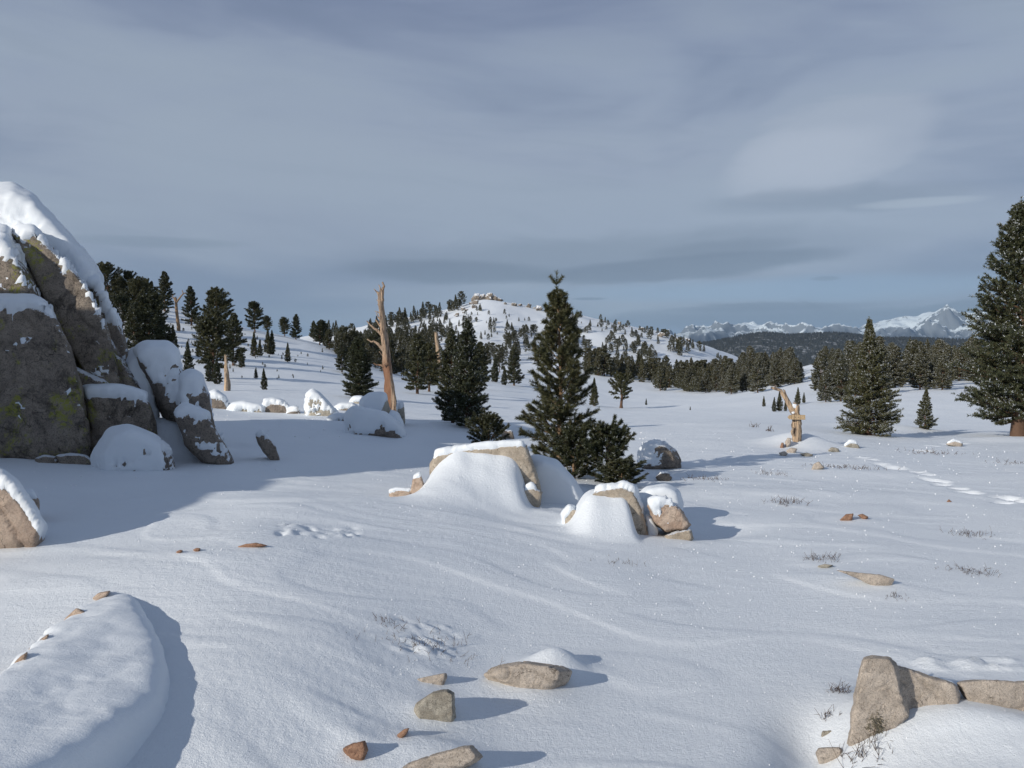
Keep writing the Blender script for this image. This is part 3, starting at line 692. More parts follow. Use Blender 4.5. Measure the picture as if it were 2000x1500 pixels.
# ---- central group
yc = YC
B('flat_boulder', 'flat-topped tan boulder whose front is buried by a bright snow ramp',
  [blob([(838, 905), (850, 888), (900, 878), (990, 870), (1028, 869), (1034, 890), (1045, 930), (1060, 965), (1055, 1000), (840, 1000)], yc + .35, 0.9, 0.10, 0.95, 0.2),
   blob([(1020, 958), (1040, 950), (1060, 960), (1058, 985), (1045, 1002), (1024, 985)], yc + 0.15, 0.35, 0.08, 0.85, 0.1)],
  M_tan_mid, 0.022, SN(thr=0.78, T=0.05, noise=0.12), 41, 0.03, 3.0, facet=0.02)
B('stone', 'small brown stones at the left foot of the flat-topped boulder', [blob([(800, 960), (808, 932), (822, 925), (828, 945), (815, 978)], yc + .2, 0.2, 0.05, .8, .1), blob([(758, 962), (775, 956), (805, 958), (800, 972), (765, 972)], yc + .2, 0.2, 0.05, .8, .1)], M_pink_mid, 0.012, SN(thr=.75, T=.02), 42, 0.02, 6.0, cat='stone')
yb2 = yc + 1.0
B('snow_mound', 'smooth shaded snow mound between flat boulder and young pine', [blob([(1030, 900), (1050, 894), (1085, 905), (1120, 940), (1145, 985), (1150, 1010), (1030, 1010)], yb2, 0.8, 0.35, 0.7, 0.2)], M_granite2, 0.03, SN(thr=-0.8, T=0.05), 43, 0.02, cat='snow mound')
y2 = YA
B('stone', 'little snow-topped stone left of the arched boulder', [blob([(1098, 1008), (1112, 992), (1128, 994), (1134, 1012), (1120, 1020), (1102, 1018)], y2 + .35, 0.2, 0.08, .8, .1)], M_tan_mid, 0.012, SN(thr=.35, T=.03, dir=(-.7, -.2, .8)), 44, 0.02, 6.0, cat='stone')
B('boulder', 'arched tan boulder with a snow-filled front beside stacked stones',
  [blob([(1130, 1010), (1138, 978), (1165, 958), (1215, 949), (1240, 960), (1255, 1000), (1266, 1045), (1258, 1062), (1135, 1062)], y2 + .25, 0.6, 0.08, 0.93, 0.2)],
  M_tan_mid, 0.018, SN(thr=0.62, T=0.04, noise=0.25, dir=(.5, .3, .9)), 45, 0.025, 4.0, facet=0.015)
B('stone', 'upper reddish stone of the pair stacked beside the arched boulder', [blob([(1262, 985), (1280, 976), (1305, 978), (1330, 995), (1350, 1025), (1342, 1036), (1300, 1040), (1275, 1020)], y2 + .22, 0.4, 0.12, .85)], M_pink_mid, 0.014, SN(thr=.62, T=.03, noise=.3, freq=4, dir=(-.3, -.6, .8)), 46, 0.025, 6.0, facet=0.02, cat='stone')
B('stone', 'lower tan stone under the reddish one beside the arched boulder', [blob([(1298, 1046), (1325, 1036), (1350, 1034), (1356, 1052), (1340, 1066), (1305, 1062)], y2 + .15, 0.35, 0.1, .85, 0.08)], M_tan_mid, 0.014, None, 47, 0.02, 6.0, facet=0.015, cat='stone')
B('stone', 'thin tan stone standing in the gap beside the arched boulder', [blob([(1262, 1010), (1272, 1020), (1286, 1045), (1284, 1062), (1264, 1060)], y2 + .3, 0.25, 0.05, .85, 0.1)], M_tan_mid, 0.014, SN(thr=.3, T=.03), 48, 0.02, 6.0, cat='stone')
B('boulder', 'snow-smothered boulder behind the stacked stones', [blob([(1240, 985), (1262, 958), (1300, 952), (1325, 965), (1334, 995), (1330, 1010), (1245, 1010)], y2 + 1.0, 0.5, 0.2, .75, 0.15)], M_tan_mid, 0.025, SN(thr=-0.15, T=.05), 49, 0.02)
yball = Yb(1290, 916)
B('round_boulder', 'ball-shaped grey boulder with white snow plastered on its left side', [blob([(1245, 905), (1246, 885), (1258, 868), (1282, 861), (1305, 866), (1322, 880), (1332, 900), (1330, 920), (1250, 920)], yball + .25, 0.55, 0.32, .72, 0.15)], M_granite2, 0.02, SN(thr=0.38, T=.03, noise=.45, freq=2.6, dir=(-.6, -.3, .75)), 50, 0.02, 4.0)
B('stone', 'dark stone half sunk in front of the ball-shaped boulder', [blob([(1280, 932), (1290, 921), (1306, 922), (1313, 934), (1295, 940)], Yb(1295, 938), 0.2, 0.08, .8, 0.1)], M_granite2, 0.015, SN(thr=.8, T=.02), 51, 0.02, 6.0, cat='stone')
B('stone', 'dark twin-humped stone behind the small pine bush', [blob([(978, 856), (980, 842), (990, 838), (994, 856)], Yb(990, 857) + .1, 0.3, 0.1, .8, 0.1), blob([(990, 857), (992, 840), (1000, 840), (1005, 857)], Yb(990, 857) + .1, 0.3, 0.1, .8, 0.1)], M_granite2, 0.02, None, 52, 0.02, 5.0, cat='stone')

# ---- boulders by the dead trunk and along the crest
ym = Yb(730, 850)
B('boulder', 'big snow-blanketed boulder with two bare brown patches below the dead trunk', [blob([(674, 815), (690, 800), (715, 805), (750, 812), (780, 835), (792, 852), (680, 856)], ym + .3, 1.3, 0.5, .75, 0.3)], M_granite2, 0.05, SN(thr=-0.05, T=.09, noise=.55, freq=1.3), 53, 0.05)
B('boulder', 'grey shaded-sided boulder with a thick snow top in front of the dead trunk', [blob([(706, 790), (722, 778), (745, 775), (760, 782), (764, 800), (758, 816), (712, 812)], ym + 1.6, 1.1, 0.45, .75, 0.2)], M_grey, 0.05, SN(thr=.12, T=.12, noise=.15, dir=(-.6, -.2, .8)), 54, 0.05)
B('boulder', 'dark-ended boulder covered with snow right of the dead trunk foot', [blob([(758, 830), (764, 806), (778, 812), (790, 835), (792, 856), (765, 856)], ym + .9, 0.9, 0.3, .75, 0.2)], M_granite2, 0.04, SN(thr=.1, T=.08, noise=.2), 55, 0.05)
B('boulder', 'small square grey boulder right of the dead trunk', [blob([(775, 800), (780, 790), (790, 794), (791, 815), (776, 815)], ym + 3, 0.8, 0.2, .85, 0.2)], M_grey, 0.05, SN(thr=.5, T=.1), 56, 0.04)
spec = [
    ('sharp snow-coated boulder with a long tapering tail on the crest', [(596, 800), (600, 772), (610, 764), (622, 770), (640, 790), (662, 812), (598, 812)], 812, M_grey, .02),
    ('brown-sided boulder under a snow lid on the crest', [(508, 795), (515, 776), (535, 772), (556, 780), (572, 800), (565, 808), (545, 806), (520, 800)], 806, M_granite2, .45),
    ('low double-humped snow-buried boulder on the crest', [(445, 800), (455, 782), (475, 776), (495, 784), (515, 790), (522, 804), (450, 806)], 804, M_grey, -.1),
    ('tan boulder with a snowy right half beside the upright outcrop boulder', [(406, 790), (408, 765), (420, 759), (438, 772), (450, 795), (430, 799)], 798, M_granite2, .25),
    ('small rounded boulder right of the brown-sided one', [(556, 806), (565, 795), (582, 792), (588, 806)], 808, M_granite2, .5),
    ('low snow hump before the crest boulders', [(640, 818), (655, 808), (680, 810), (690, 822)], 822, M_grey, -.3),
    ('flat snow-crusted boulder behind the sharp one', [(650, 800), (665, 786), (690, 786), (705, 800)], 802, M_granite2, .2),
    ('snow-capped block at the foot of the dense spruce', [(684, 785), (690, 773), (708, 772), (716, 786)], 788, M_grey, .0),
]
for i, (lb, ol, by, mt, th) in enumerate(spec):
    yy = Yb(sum(p[0] for p in ol) / len(ol), by)
    sc = yy / 20
    fl = (1.0, .75, .6, .85, .7, .6, .7, .8)[i]; ol = [(x, by + 4 - (by - y_) * fl) for x, y_ in ol]        # half sunk in the drifted snow
    B('boulder', lb, [blob(ol, yy + .3, 0.9 * sc, 0.3 * sc, .75, 0.3)], mt, 0.035 * sc, SN(thr=th + .2, T=.03 * sc, noise=.5, freq=2.2, dir=(-.1, -.1, 1)), 60 + i, 0.10, smooth_it=1, facet=.04, group=None)

# ---- foreground
yr = 3.55
def on_plane(px, py, sl=0.10):
    a, b_, c = (float(q) for q in ray(px, py)); u, v = a / b_, c / b_        # x = uY, z = CAMZ + vY
    x0, y0, z0 = -2.36, 4.74, .185
    Yp = (z0 + sl * (tx * x0 + ty * y0) - CAMZ) / (v + sl * (tx * u + ty))
    return (u * Yp, Yp, CAMZ + v * Yp)
def lip(px, py, z):
    a, b_, c = (float(q) for q in ray(px, py)); Yp = (z - CAMZ) / (c / b_); return (a / b_ * Yp, Yp, z)
crest = [(-220, 1600), (-120, 1450), (0, 1362), (120, 1276), (240, 1212), (256, 1180)]
edge = [(300, 1250), (315, 1305), (302, 1374), (215, 1436), (95, 1502), (-60, 1590)]
top = [on_plane(*q) for q in crest + edge]
lips = [lip(qx, qy, on_plane(*crest[k])[2] - .045) for k, (qx, qy) in ((1, (-100, 1412)), (2, (0, 1329)), (3, (99, 1236)), (4, (190, 1170)), (5, (249, 1154)))]
fore = [top + lips + [(p[0] - .18, p[1] + .12, -.1) for p in lips] + [(p[0] + .10, p[1] - .02, -.2) for p in top[6:]]]
fb = B('boulder', 'snow-buried boulder with pinkish rock edges showing along its crest', fore, M_pink, 0.020, SN(thr=0.30, T=0.05, noise=.30, freq=2.6, dir=(.62, -.1, .75)), 80, 0.012, 4.0, smooth_it=34, facet=0.004)
for k, ol in enumerate(([(-30, 1362), (0, 1326), (38, 1282), (56, 1270), (52, 1292), (20, 1328), (-20, 1352)], [(44, 1284), (60, 1264), (80, 1246), (97, 1236), (94, 1250), (72, 1286), (52, 1300)], [(120, 1217), (126, 1206), (150, 1186), (172, 1196), (188, 1217), (158, 1211)], [(178, 1170), (193, 1158), (216, 1153), (210, 1164), (188, 1176)])):
    cxk = sum(p[0] for p in ol) / len(ol); cyk = sum(p[1] for p in ol) / len(ol)
    add_rock(fb, 'rock_edge', [blob(ol, lip(cxk, cyk, .21)[1], .16, .05, .88)], M_pink_near, np.array(fb.location), 0.008, None, 91 + k, .008, 9.0, 1, .006)
ya = Yb(1030, 1350)
B('stone', 'tan wedge-shaped stone with snow on its far shoulder in open snow', [blob([(944, 1318), (960, 1305), (1000, 1293), (1030, 1290), (1060, 1298), (1100, 1300), (1118, 1310), (1112, 1330), (1070, 1348), (1010, 1352), (970, 1336)], ya + .12, 0.26, 0.10, .72, 0.06)], M_tan_near, 0.008, None, 81, 0.012, 9.0, facet=0.004, smooth_it=1, cat='stone')
B('stone', 'grey granite block with a split base casting a shadow to its right', [blob([(808, 1385), (812, 1375), (845, 1350), (875, 1344), (889, 1352), (891, 1398), (885, 1404), (812, 1410)], Yb(850, 1408) + .05, 0.16, 0.05, .85, 0.05)], M_grey_near, 0.007, None, 82, 0.007, 12.0, facet=0.008, smooth_it=1, cat='stone')
B('stone', 'small rust-red stone sitting in a snow dimple', [blob([(669, 1462), (690, 1450), (714, 1446), (718, 1465), (708, 1484), (690, 1480)], Yb(695, 1482) + .02, 0.09, 0.03, .75, 0.03)], M_red_near, 0.005, None, 83, 0.008, 16.0, facet=0.008, smooth_it=1, cat='stone')
B('stone', 'long tan stone ridge barely clear of the snow', [blob([(770, 1505), (800, 1488), (880, 1470), (905, 1456), (925, 1455), (945, 1478), (930, 1490), (840, 1510)], Yb(860, 1505) + .02, 0.14, 0.05, .8, 0.05)], M_tan_near, 0.007, None, 84, 0.008, 10.0, facet=0.008, cat='stone')
B('stone', 'thin flat stone chip half covered near the twiggy patch', [blob([(812, 1326), (840, 1322), (872, 1314), (874, 1322), (864, 1331), (820, 1333)], Yb(845, 1332), 0.08, 0.02, .8, 0.03)], M_tan_near, 0.005, None, 85, 0.005, 12.0, cat='stone')
B('stone', 'tiny brown stone tip between the grey block and the rust-red stone', [blob([(775, 1436), (790, 1424), (800, 1421), (796, 1430), (780, 1440)], Yb(788, 1438), 0.05, 0.02, .8, 0.02)], M_red_near, 0.005, None, 86, 0.004, 12.0, cat='stone')
yR = Yb(1760, 1440)
B('boulder', 'blocky tan boulder with a moss tuft standing in a scoured bowl',
  [blob([(1655, 1450), (1665, 1400), (1680, 1300), (1688, 1284), (1705, 1280), (1738, 1284), (1750, 1296), (1748, 1330), (1775, 1400), (1735, 1455), (1660, 1455)], yR + .10, 0.35, 0.06, .93, 0.03),
   blob([(1740, 1300), (1760, 1301), (1800, 1318), (1840, 1335), (1868, 1338), (1876, 1365), (1865, 1395), (1845, 1404), (1790, 1400), (1745, 1390)], yR + .20, 0.30, 0.05, .93, 0.2)],
  M_tan_near, 0.009, SN(thr=.82, T=.012, noise=.1, dir=(.5, .6, .5)), 87, 0.014, 8.0, facet=0.018, smooth_it=1)
B('stone', 'long low tan stone running off behind the blocky boulder', [blob([(1868, 1332), (1900, 1328), (1960, 1332), (2060, 1332), (2060, 1375), (1990, 1375), (1930, 1372)], yR + .25, 0.3, 0.06, .92, 0.2)], M_tan_near, 0.010, None, 88, 0.012, 8.0, facet=0.01, cat='stone')
B('stone', 'little tan stone with a flat top in the scoured bowl', [blob([(1592, 1470), (1598, 1460), (1640, 1459), (1648, 1466), (1640, 1480), (1600, 1480)], Yb(1620, 1482), 0.08, 0.03, .85, 0.03)], M_tan_near, 0.005, None, 89, 0.005, 12.0, cat='stone')
B('stone', 'rough mossy little stone at the top of the scoured bowl', [blob([(1602, 1440), (1606, 1428), (1626, 1424), (1630, 1452), (1610, 1458)], Yb(1616, 1460) + .1, 0.06, 0.03, .85, 0.05)], M_grey_near, 0.005, None, 90, 0.007, 14.0, cat='stone')
small = [
    ('two-lobed rust stone lying on open snow', [(1640, 1015), (1652, 1004), (1668, 1002), (1664, 1016)], M_red_near),
    ('small rust stone right of the two-lobed one', [(1674, 1006), (1684, 1003), (1696, 1010), (1690, 1013)], M_red_near),
    ('flat tan slab lying level in the snow beside twigs', [(1632, 1113), (1665, 1117), (1720, 1122), (1748, 1131), (1740, 1142), (1712, 1142), (1680, 1132)], M_tan_near),
    ('dark sliver of stone above the flat tan slab', [(1595, 1106), (1612, 1101), (1630, 1103), (1612, 1108)], M_grey_near),
    ('pale pointed stone below the stump mound', [(1584, 917), (1590, 905), (1600, 901), (1612, 914)], M_tan_near),
    ('reddish stone sliver on the snow swell', [(464, 1067), (480, 1062), (500, 1060), (524, 1065), (495, 1068)], M_red_near),
    ('tiny brown pebble on the snow swell', [(376, 1074), (384, 1070), (392, 1071), (388, 1076)], M_red_near),
    ('dark pebble at the end of the snow swell', [(344, 1078), (352, 1074), (358, 1075), (350, 1080)], M_red_near),
    ('reddish pebble near the footprints', [(1848, 980), (1853, 974), (1860, 980)], M_red_near),
    ('dark flat stone poking out near the tall spruce drift', [(1560, 886), (1575, 884), (1590, 888), (1580, 891)], M_grey_near),
    ('brown stone high on the stump mound', [(1533, 864), (1538, 855), (1546, 856), (1544, 868), (1536, 872)], M_tan_near),
    ('brown stone at the stump mound foot', [(1535, 880), (1545, 874), (1558, 876), (1552, 884), (1540, 884)], M_tan_near),
    ('dark stone on the left flank of the stump mound', [(1524, 874), (1526, 864), (1531, 864), (1530, 874)], M_red_near),
    ('flat stone in front of the stump mound', [(1520, 884), (1532, 881), (1540, 886), (1528, 890)], M_tan_near),
    ('snow-dusted stone beyond the stump mound', [(1648, 872), (1660, 862), (1672, 864), (1680, 874)], M_grey_near),
    ('snow-dusted flat stone near the big fir', [(1846, 868), (1862, 860), (1882, 866), (1880, 872)], M_tan_near),
    ('dark snowy stone between stump and tall spruce', [(1616, 880), (1624, 873), (1638, 876), (1640, 882)], M_grey_near),
    ('red-brown stone in the bottom corner beside the buried boulder', [(176, 1500), (186, 1486), (206, 1488), (208, 1506), (180, 1510)], M_red_near),
]
for i, (lb, ol, mt) in enumerate(small):
    by = max(p[1] for p in ol); yy = Yb(sum(p[0] for p in ol) / len(ol), by)
    sc = yy / 4
    B('stone', lb, [blob(ol, yy, 0.05 * sc, 0.015 * sc, .8, 0.012 * sc)], mt, max(0.006, 0.0045 * sc), SN(thr=.62, T=.012 * sc) if 'snow' in lb.split(' ')[0] else None, 100 + i, 0.004 * sc, 10.0 / sc ** .5, smooth_it=1, cat='stone')

# ---- rocks on the far summit
def far_rocks(label, cols, n, seed, size):
    r = random.Random(seed)
    for i in range(n):
        px = cols[0] + (cols[1] - cols[0]) * (i + .5) / n + r.uniform(-6, 6)
        py = np.interp(px, cols[2], cols[3]) + r.uniform(*cols[4])
        h = hits([px], [py], H, 200)[0]
        if h is None:
            Yv = 448.0; x = (px - 1000) / F * Yv; h = (x, Yv, float(H(np.array([x]), np.array([Yv]))[0]))
        s = size * r.choice((.45, .6, .8, 1.0, 1.3, 1.6)); pts = []
        for k in range(14):
            a = r.uniform(0, 6.28); q = r.uniform(.4, 1); pts.append((h[0] + s * q * math.cos(a) * .8, h[1] + s * q * math.sin(a) * .6, h[2] + r.uniform(-.3, 1.0) * s * (1.25 - .6 * q)))
        B('crag', label, [pts], M_far_rock, s * 0.08, None, 200 + i + seed * 50, s * .3, 1.8 / s, smooth_it=0, facet=s * .2, cat='crag', group=label)
far_rocks('pale rock tower crowning the far hill summit', (924, 972, [900, 1000], [580, 580], (-2, 7)), 14, 1, 3.2)
far_rocks('rock knob on the slope left of the far summit', (886, 930, [880, 930], [612, 592], (-4, 12)), 9, 2, 2.2)
far_rocks('rock knob along the far ridge right of the summit', (985, 1065, [980, 1065], [592, 606], (-2, 4)), 8, 3, 1.9)
far_rocks('pale knob on the falling end of the far ridge', (1205, 1345, [1200, 1345], [634, 668], (-3, 3)), 9, 4, 2.0)

# ------------------------------------------------------------------ trees
rng = np.random.RandomState(11)
def needles(segs, per, ln, wd, rs, fwd=0.55):
    """triangles of foliage round twig segments; returns verts, snowable score"""
    p0 = np.repeat(segs[:, 0], per, 0); p1 = np.repeat(segs[:, 1], per, 0); k = len(p0)
    tt = rs.rand(k, 1); base = p0 + (p1 - p0) * tt
    ax = p1 - p0; ax /= (np.linalg.norm(ax, axis=1)[:, None] + 1e-9)
    rd = rs.normal(size=(k, 3)); rd -= ax * (rd * ax).sum(1)[:, None]; rd /= (np.linalg.norm(rd, axis=1)[:, None] + 1e-9)
    d = ax * fwd + rd * 0.85; d /= np.linalg.norm(d, axis=1)[:, None]
    L = ln * (0.6 + 0.6 * rs.rand(k, 1))
    sd_ = np.cross(d, rs.normal(size=(k, 3))); sd_ /= (np.linalg.norm(sd_, axis=1)[:, None] + 1e-9)
    w = wd * (0.7 + 0.6 * rs.rand(k, 1))
    a = base - sd_ * w * .5; b = base + sd_ * w * .5; c = base + d * L
    return np.stack([a, b, c], 1).reshape(-1, 3), rd[:, 2]
def skeleton(rs, h, rad, base_f, n_br, prof, ang_lo, ang_hi, curve, twigs, lean=0.0, gap=0.1, droop=0.0, wob=0.04):
    paths = []; segs = []
    tz = np.linspace(0, 1, 9)
    tx_ = lean * tz ** 1.5 * h + wob * h * 0.3 * np.sin(tz * 5 + rs.rand() * 6) * tz; ty_ = wob * h * 0.3 * np.sin(tz * 4 + rs.rand() * 6) * tz
    trunk = np.stack([tx_, ty_, tz * h], 1)
    def at(s): return np.array([np.interp(s, tz, trunk[:, 0]), np.interp(s, tz, trunk[:, 1]), s * h])
    ga = rs.rand() * 6.28
    for i in range(n_br):
        s = (i + rs.rand() * .8) / n_br
        if rs.rand() < gap: continue
        zf = base_f + (0.985 - base_f) * s
        L = rad * prof(s) * (0.72 + 0.5 * rs.rand())
        if L < 0.02 * h * 0.3: L = 0.01 * h
        a = ga + i * 2.39996 + rs.normal() * .35
        e = R(ang_lo + (ang_hi - ang_lo) * s + rs.normal() * 7)
        dirh = np.array([math.cos(a), math.sin(a), 0.0]); p = at(zf)
        u = np.linspace(0, 1, 6)[:, None]
        up = np.array([0, 0, 1.0])
        pts = p + dirh * (L * u * math.cos(e)) + up * (L * (u * math.sin(e) + curve * u ** 2 - droop * np.sin(u * math.pi) * .5)) + rs.normal(size=(6, 3)) * L * .02 * u
        paths.append((pts, np.linspace(0.012 * h * (1 - .7 * s) * .55, 0.0015 * h, 6)))
        side = np.cross(dirh, up)
        nt = max(2, int(twigs * (0.35 + L / rad)))
        for q in range(nt):
            f0 = 0.22 + 0.78 * (q + rs.rand()) / nt
            b0 = np.array([np.interp(f0, u[:, 0], pts[:, k]) for k in range(3)])
            tl = L * (0.40 - 0.22 * f0) * (0.7 + .6 * rs.rand()) + 0.03 * h * .3
            sg = 1 if q % 2 else -1
            dv = dirh * (0.75) + side * sg * (0.9 * rs.rand() + .15) + up * (0.25 + curve * .8 + rs.normal() * .28)
            dv /= np.linalg.norm(dv)
            segs.append((b0, b0 + dv * tl))
        segs.append((pts[3], pts[4])); segs.append((pts[4], pts[5])); segs.append((pts[5], pts[5] + (pts[5] - pts[4]) * .5))
    return trunk, paths, np.array(segs)
def tree_meshes(name, seed, h, rad, base_f, n_br, prof, ang=(0, 45), curve=.15, twigs=6, per=24, ln=.05, wd=.012, snow=.08, lean=0, gap=.1, droop=0, trunk_r=None, leader=0, leafmat=None, barkmat=None, flare=1.5, wood=True, fwd=.55, wob=.04):
    rs = np.random.RandomState(seed)
    trunk, paths, segs = skeleton(rs, h, rad, base_f, n_br, prof, ang[0], ang[1], curve, twigs, lean, gap, droop, wob)
    top = trunk[-1]
    if leader:
        ex = [(top - [0, 0, leader * .6], top + [0, 0, leader * .1]), (top, top + [0, 0, leader])]
        for a in (0.3, 2.2, 3.4, 5.2):
            ex.append((top + [0, 0, leader * .25], top + np.array([math.cos(a) * .45, math.sin(a) * .3, .25 + .45]) * leader))
        segs = np.concatenate([segs, np.array(ex)])
    else:
        segs = np.concatenate([segs, np.array([(trunk[-2] * .3 + top * .7, top + [0, 0, .02 * h])])])
    nv, up = needles(segs, per, ln, wd, rs, fwd)
    nf = np.arange(len(nv)).reshape(-1, 3)
    prob = snow * (0.35 + 1.3 * np.clip(up, 0, 1)) * (0.4 + 1.2 * (fbm(nv[::3, 0] * 2.2 / h * 4, nv[::3, 1] * 2.2 / h * 4, nv[::3, 2] * 2.2 / h * 4, 2) > 0.0))
    idx = (rs.rand(len(nf)) < prob).astype(int)
    if wood:
        tv, tf = tubes(paths, 3)
        tri = np.concatenate([tf[:, [0, 1, 2]], tf[:, [0, 2, 3]]])
        V = np.concatenate([nv, tv]); Fc = np.concatenate([nf, tri + len(nv)]); idx = np.concatenate([idx, np.full(len(tri), 2)])
    else: V, Fc = nv, nf
    crown = mesh_np(name + '_crown', V, Fc, [leafmat or M_leaf, M_frost, barkmat or M_bark], idx)
    tr = trunk_r or 0.018 * h
    k = len(trunk); rr = tr * (1 - np.linspace(0, 1, k) * .92); rr[0] *= flare
    tk = trunk.copy(); tk[0, 2] -= 0.12 * h ** .5
    v, f = tubes([(tk, rr)], 8)
    v += np.stack([fbm(v[:, 0] * 6, v[:, 1] * 6, v[:, 2] * 3 / h * 3, 2)] * 3, 1) * tr * .25 * np.array([1, 1, 0])
    tm = mesh_np(name + '_trunk', v, f, [barkmat or M_bark], smooth=True)
    return tm, crown, h
def place(protos, name, px, by, ty, label, cat='tree', group=None, k=None, pos=None, wscale=1.0, hm=None, rz=None):
    tm, cm, h0 = protos if isinstance(protos, tuple) else rnd.choice(protos)
    p = pos or hit(px, by)
    hh = hm or (by - ty) / F * p[1]
    s = hh / h0
    e = empty(name, (p[0], p[1], p[2] - 0.02 * hh ** .5), label, cat, group, rnd.random() * 6.28 if rz is None else rz)
    e.scale = (s * wscale, s * wscale, s)
    if group: e.rotation_euler[0] = rnd.gauss(0, .035); e.rotation_euler[1] = rnd.gauss(0, .035)
    link('trunk', tm, e); link('crown', cm, e)
    return e
# crown profiles (0 = lowest branch, 1 = top)
cone = lambda s: (1 - s) ** .85 * min(1, .55 + s * 4)
fat = lambda s: (1 - s) ** .55 * min(1, .6 + s * 3)
rndc = lambda s: max(.15, math.sin(math.pi * (0.16 + .80 * s)) ** .7)
tall = lambda s: (1 - s) ** .5 * min(1, .7 + s * 2)

hero = tree_meshes('young_pine', 4, 2.55, .60, .05, 128, lambda s: (1 - s) ** .62 * min(1, .50 + s * 2.4), (2, 58), .24, 9, 116, .054, .0062, .015, gap=.06, trunk_r=.05, leader=.25, barkmat=M_bark_pale, fwd=.75)
shrub = [tree_meshes('pine_shrub', 60 + i, .75, .42, .03, 60, rndc, (5, 60), .25, 7, 110, .048, .0075, .04, gap=.05, trunk_r=.03, barkmat=M_bark_pale, fwd=.75) for i in range(2)]
bigfir = tree_meshes('big_fir', 8, 7.6, 1.75, .09, 300, lambda s: (1 - s) ** .62 * min(1, .75 + s * 2), (-14, 44), .2, 16, 48, .085, .026, .06, gap=.04, trunk_r=.21, droop=.1)
spruceA = tree_meshes('spruce', 9, 4.2, 1.05, .02, 260, lambda s: (1 - s) ** 1.12 * min(1, .6 + s * 5) + .03, (-6, 44), .16, 13, 50, .062, .017, .10, gap=.02, trunk_r=.08)
spruceB = tree_meshes('spruce_small', 10, 1.6, .40, .02, 130, cone, (0, 48), .15, 8, 48, .045, .011, .10, gap=.02, trunk_r=.03)
pairT = [tree_meshes('narrow_spruce', 12 + i, 4.0, .78, .02, 230, lambda s: (1 - s) ** .6 * min(1, .7 + s * 2), (4, 55), .18, 9, 50, .070, .019, .06, gap=.04, trunk_r=.06) for i in range(2)]
dense = tree_meshes('dense_spruce', 15, 3.9, 1.05, .01, 260, fat, (-4, 50), .18, 11, 50, .08, .023, .02, gap=.03, trunk_r=.08)
midS = [tree_meshes('slope_spruce', 20 + i, 3.0, .55, .02, 130, cone, (0, 50), .15, 7, 36, .09, .028, .05, gap=.04) for i in range(2)]
midP = [tree_meshes('slope_pine', 24 + i, 6.0, 1.75, .14, 105, rndc, (0, 50), .15, 11, 56, .16, .050, .03, lean=[.03, -.04, .06, 0][i], gap=.2, trunk_r=.15, wob=.12) for i in range(4)]
midT = [tree_meshes('slope_conifer', 30 + i, 6.0, 1.4, .07, 130, tall, (-4, 52), .15, 10, 50, .15, .045, .05, gap=.12, trunk_r=.13, wob=.08) for i in range(3)]
lone = tree_meshes('lone_pine', 36, 3.4, 1.35, .28, 55, rndc, (5, 55), .12, 11, 70, .12, .035, .01, gap=.28, trunk_r=.17, wob=.15)
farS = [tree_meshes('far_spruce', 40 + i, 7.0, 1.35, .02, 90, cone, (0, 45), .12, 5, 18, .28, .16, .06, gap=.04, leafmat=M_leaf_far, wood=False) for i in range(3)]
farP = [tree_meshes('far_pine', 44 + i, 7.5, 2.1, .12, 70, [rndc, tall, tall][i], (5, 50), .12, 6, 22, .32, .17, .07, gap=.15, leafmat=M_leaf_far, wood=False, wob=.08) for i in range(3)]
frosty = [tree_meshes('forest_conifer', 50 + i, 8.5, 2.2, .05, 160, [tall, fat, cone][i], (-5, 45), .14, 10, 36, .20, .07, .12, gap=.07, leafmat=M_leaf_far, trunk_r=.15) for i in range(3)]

# ---- the trees one can name
ph = hit(1092, 925)
place(hero, 'young_pine', 0, 0, 0, 'young pine with star-shaped leader shoot behind the flat-topped boulder', 'pine', pos=ph, hm=(925 - 560) / F * ph[1], rz=0.4)
place(shrub[0], 'pine_shrub', 1185, 940, 845, 'bushy pine shrub crowding the right foot of the young pine', 'shrub', wscale=1.0)
place(shrub[1], 'pine_shrub', 1215, 955, 905, 'low spreading pine shrub trailing toward the stacked stones', 'shrub', wscale=1.7)
place(shrub[1], 'pine_shrub', 1120, 935, 850, 'dark pine shrub hugging the trunk of the young pine', 'shrub', wscale=1.0)
place(shrub[0], 'pine_shrub', 955, 880, 820, 'small brownish pine bush left of the young pine', 'shrub', wscale=1.15)
place(bigfir, 'big_fir', 1988, 852, 392, 'tall full fir with thick reddish trunk at the meadow edge', 'fir')
place(spruceA, 'spruce', 1697, 850, 620, 'broad frosted spruce standing behind a snow drift right of the stump', 'spruce')
place(spruceB, 'spruce', 1807, 838, 758, 'small frosted spruce between the broad spruce and tall fir', 'spruce')
place(pairT[0], 'spruce', 884, 826, 640, 'left spruce of the tight pair on the snowy rise', 'spruce')
place(pairT[1], 'spruce', 912, 834, 622, 'right, taller spruce of the tight pair on the snowy rise', 'spruce')
place(dense, 'spruce', 702, 778, 657, 'dense dark spruce just left of the tall dead trunk', 'spruce')
place(lone, 'lone_pine', 1213, 797, 734, 'lone gnarled pine alone on the open meadow', 'pine')
place(midS, 'spruce', 1160, 793, 738, 'slim spruce on the meadow behind the young pine', 'spruce')
G1 = 'conifers on the left slope'
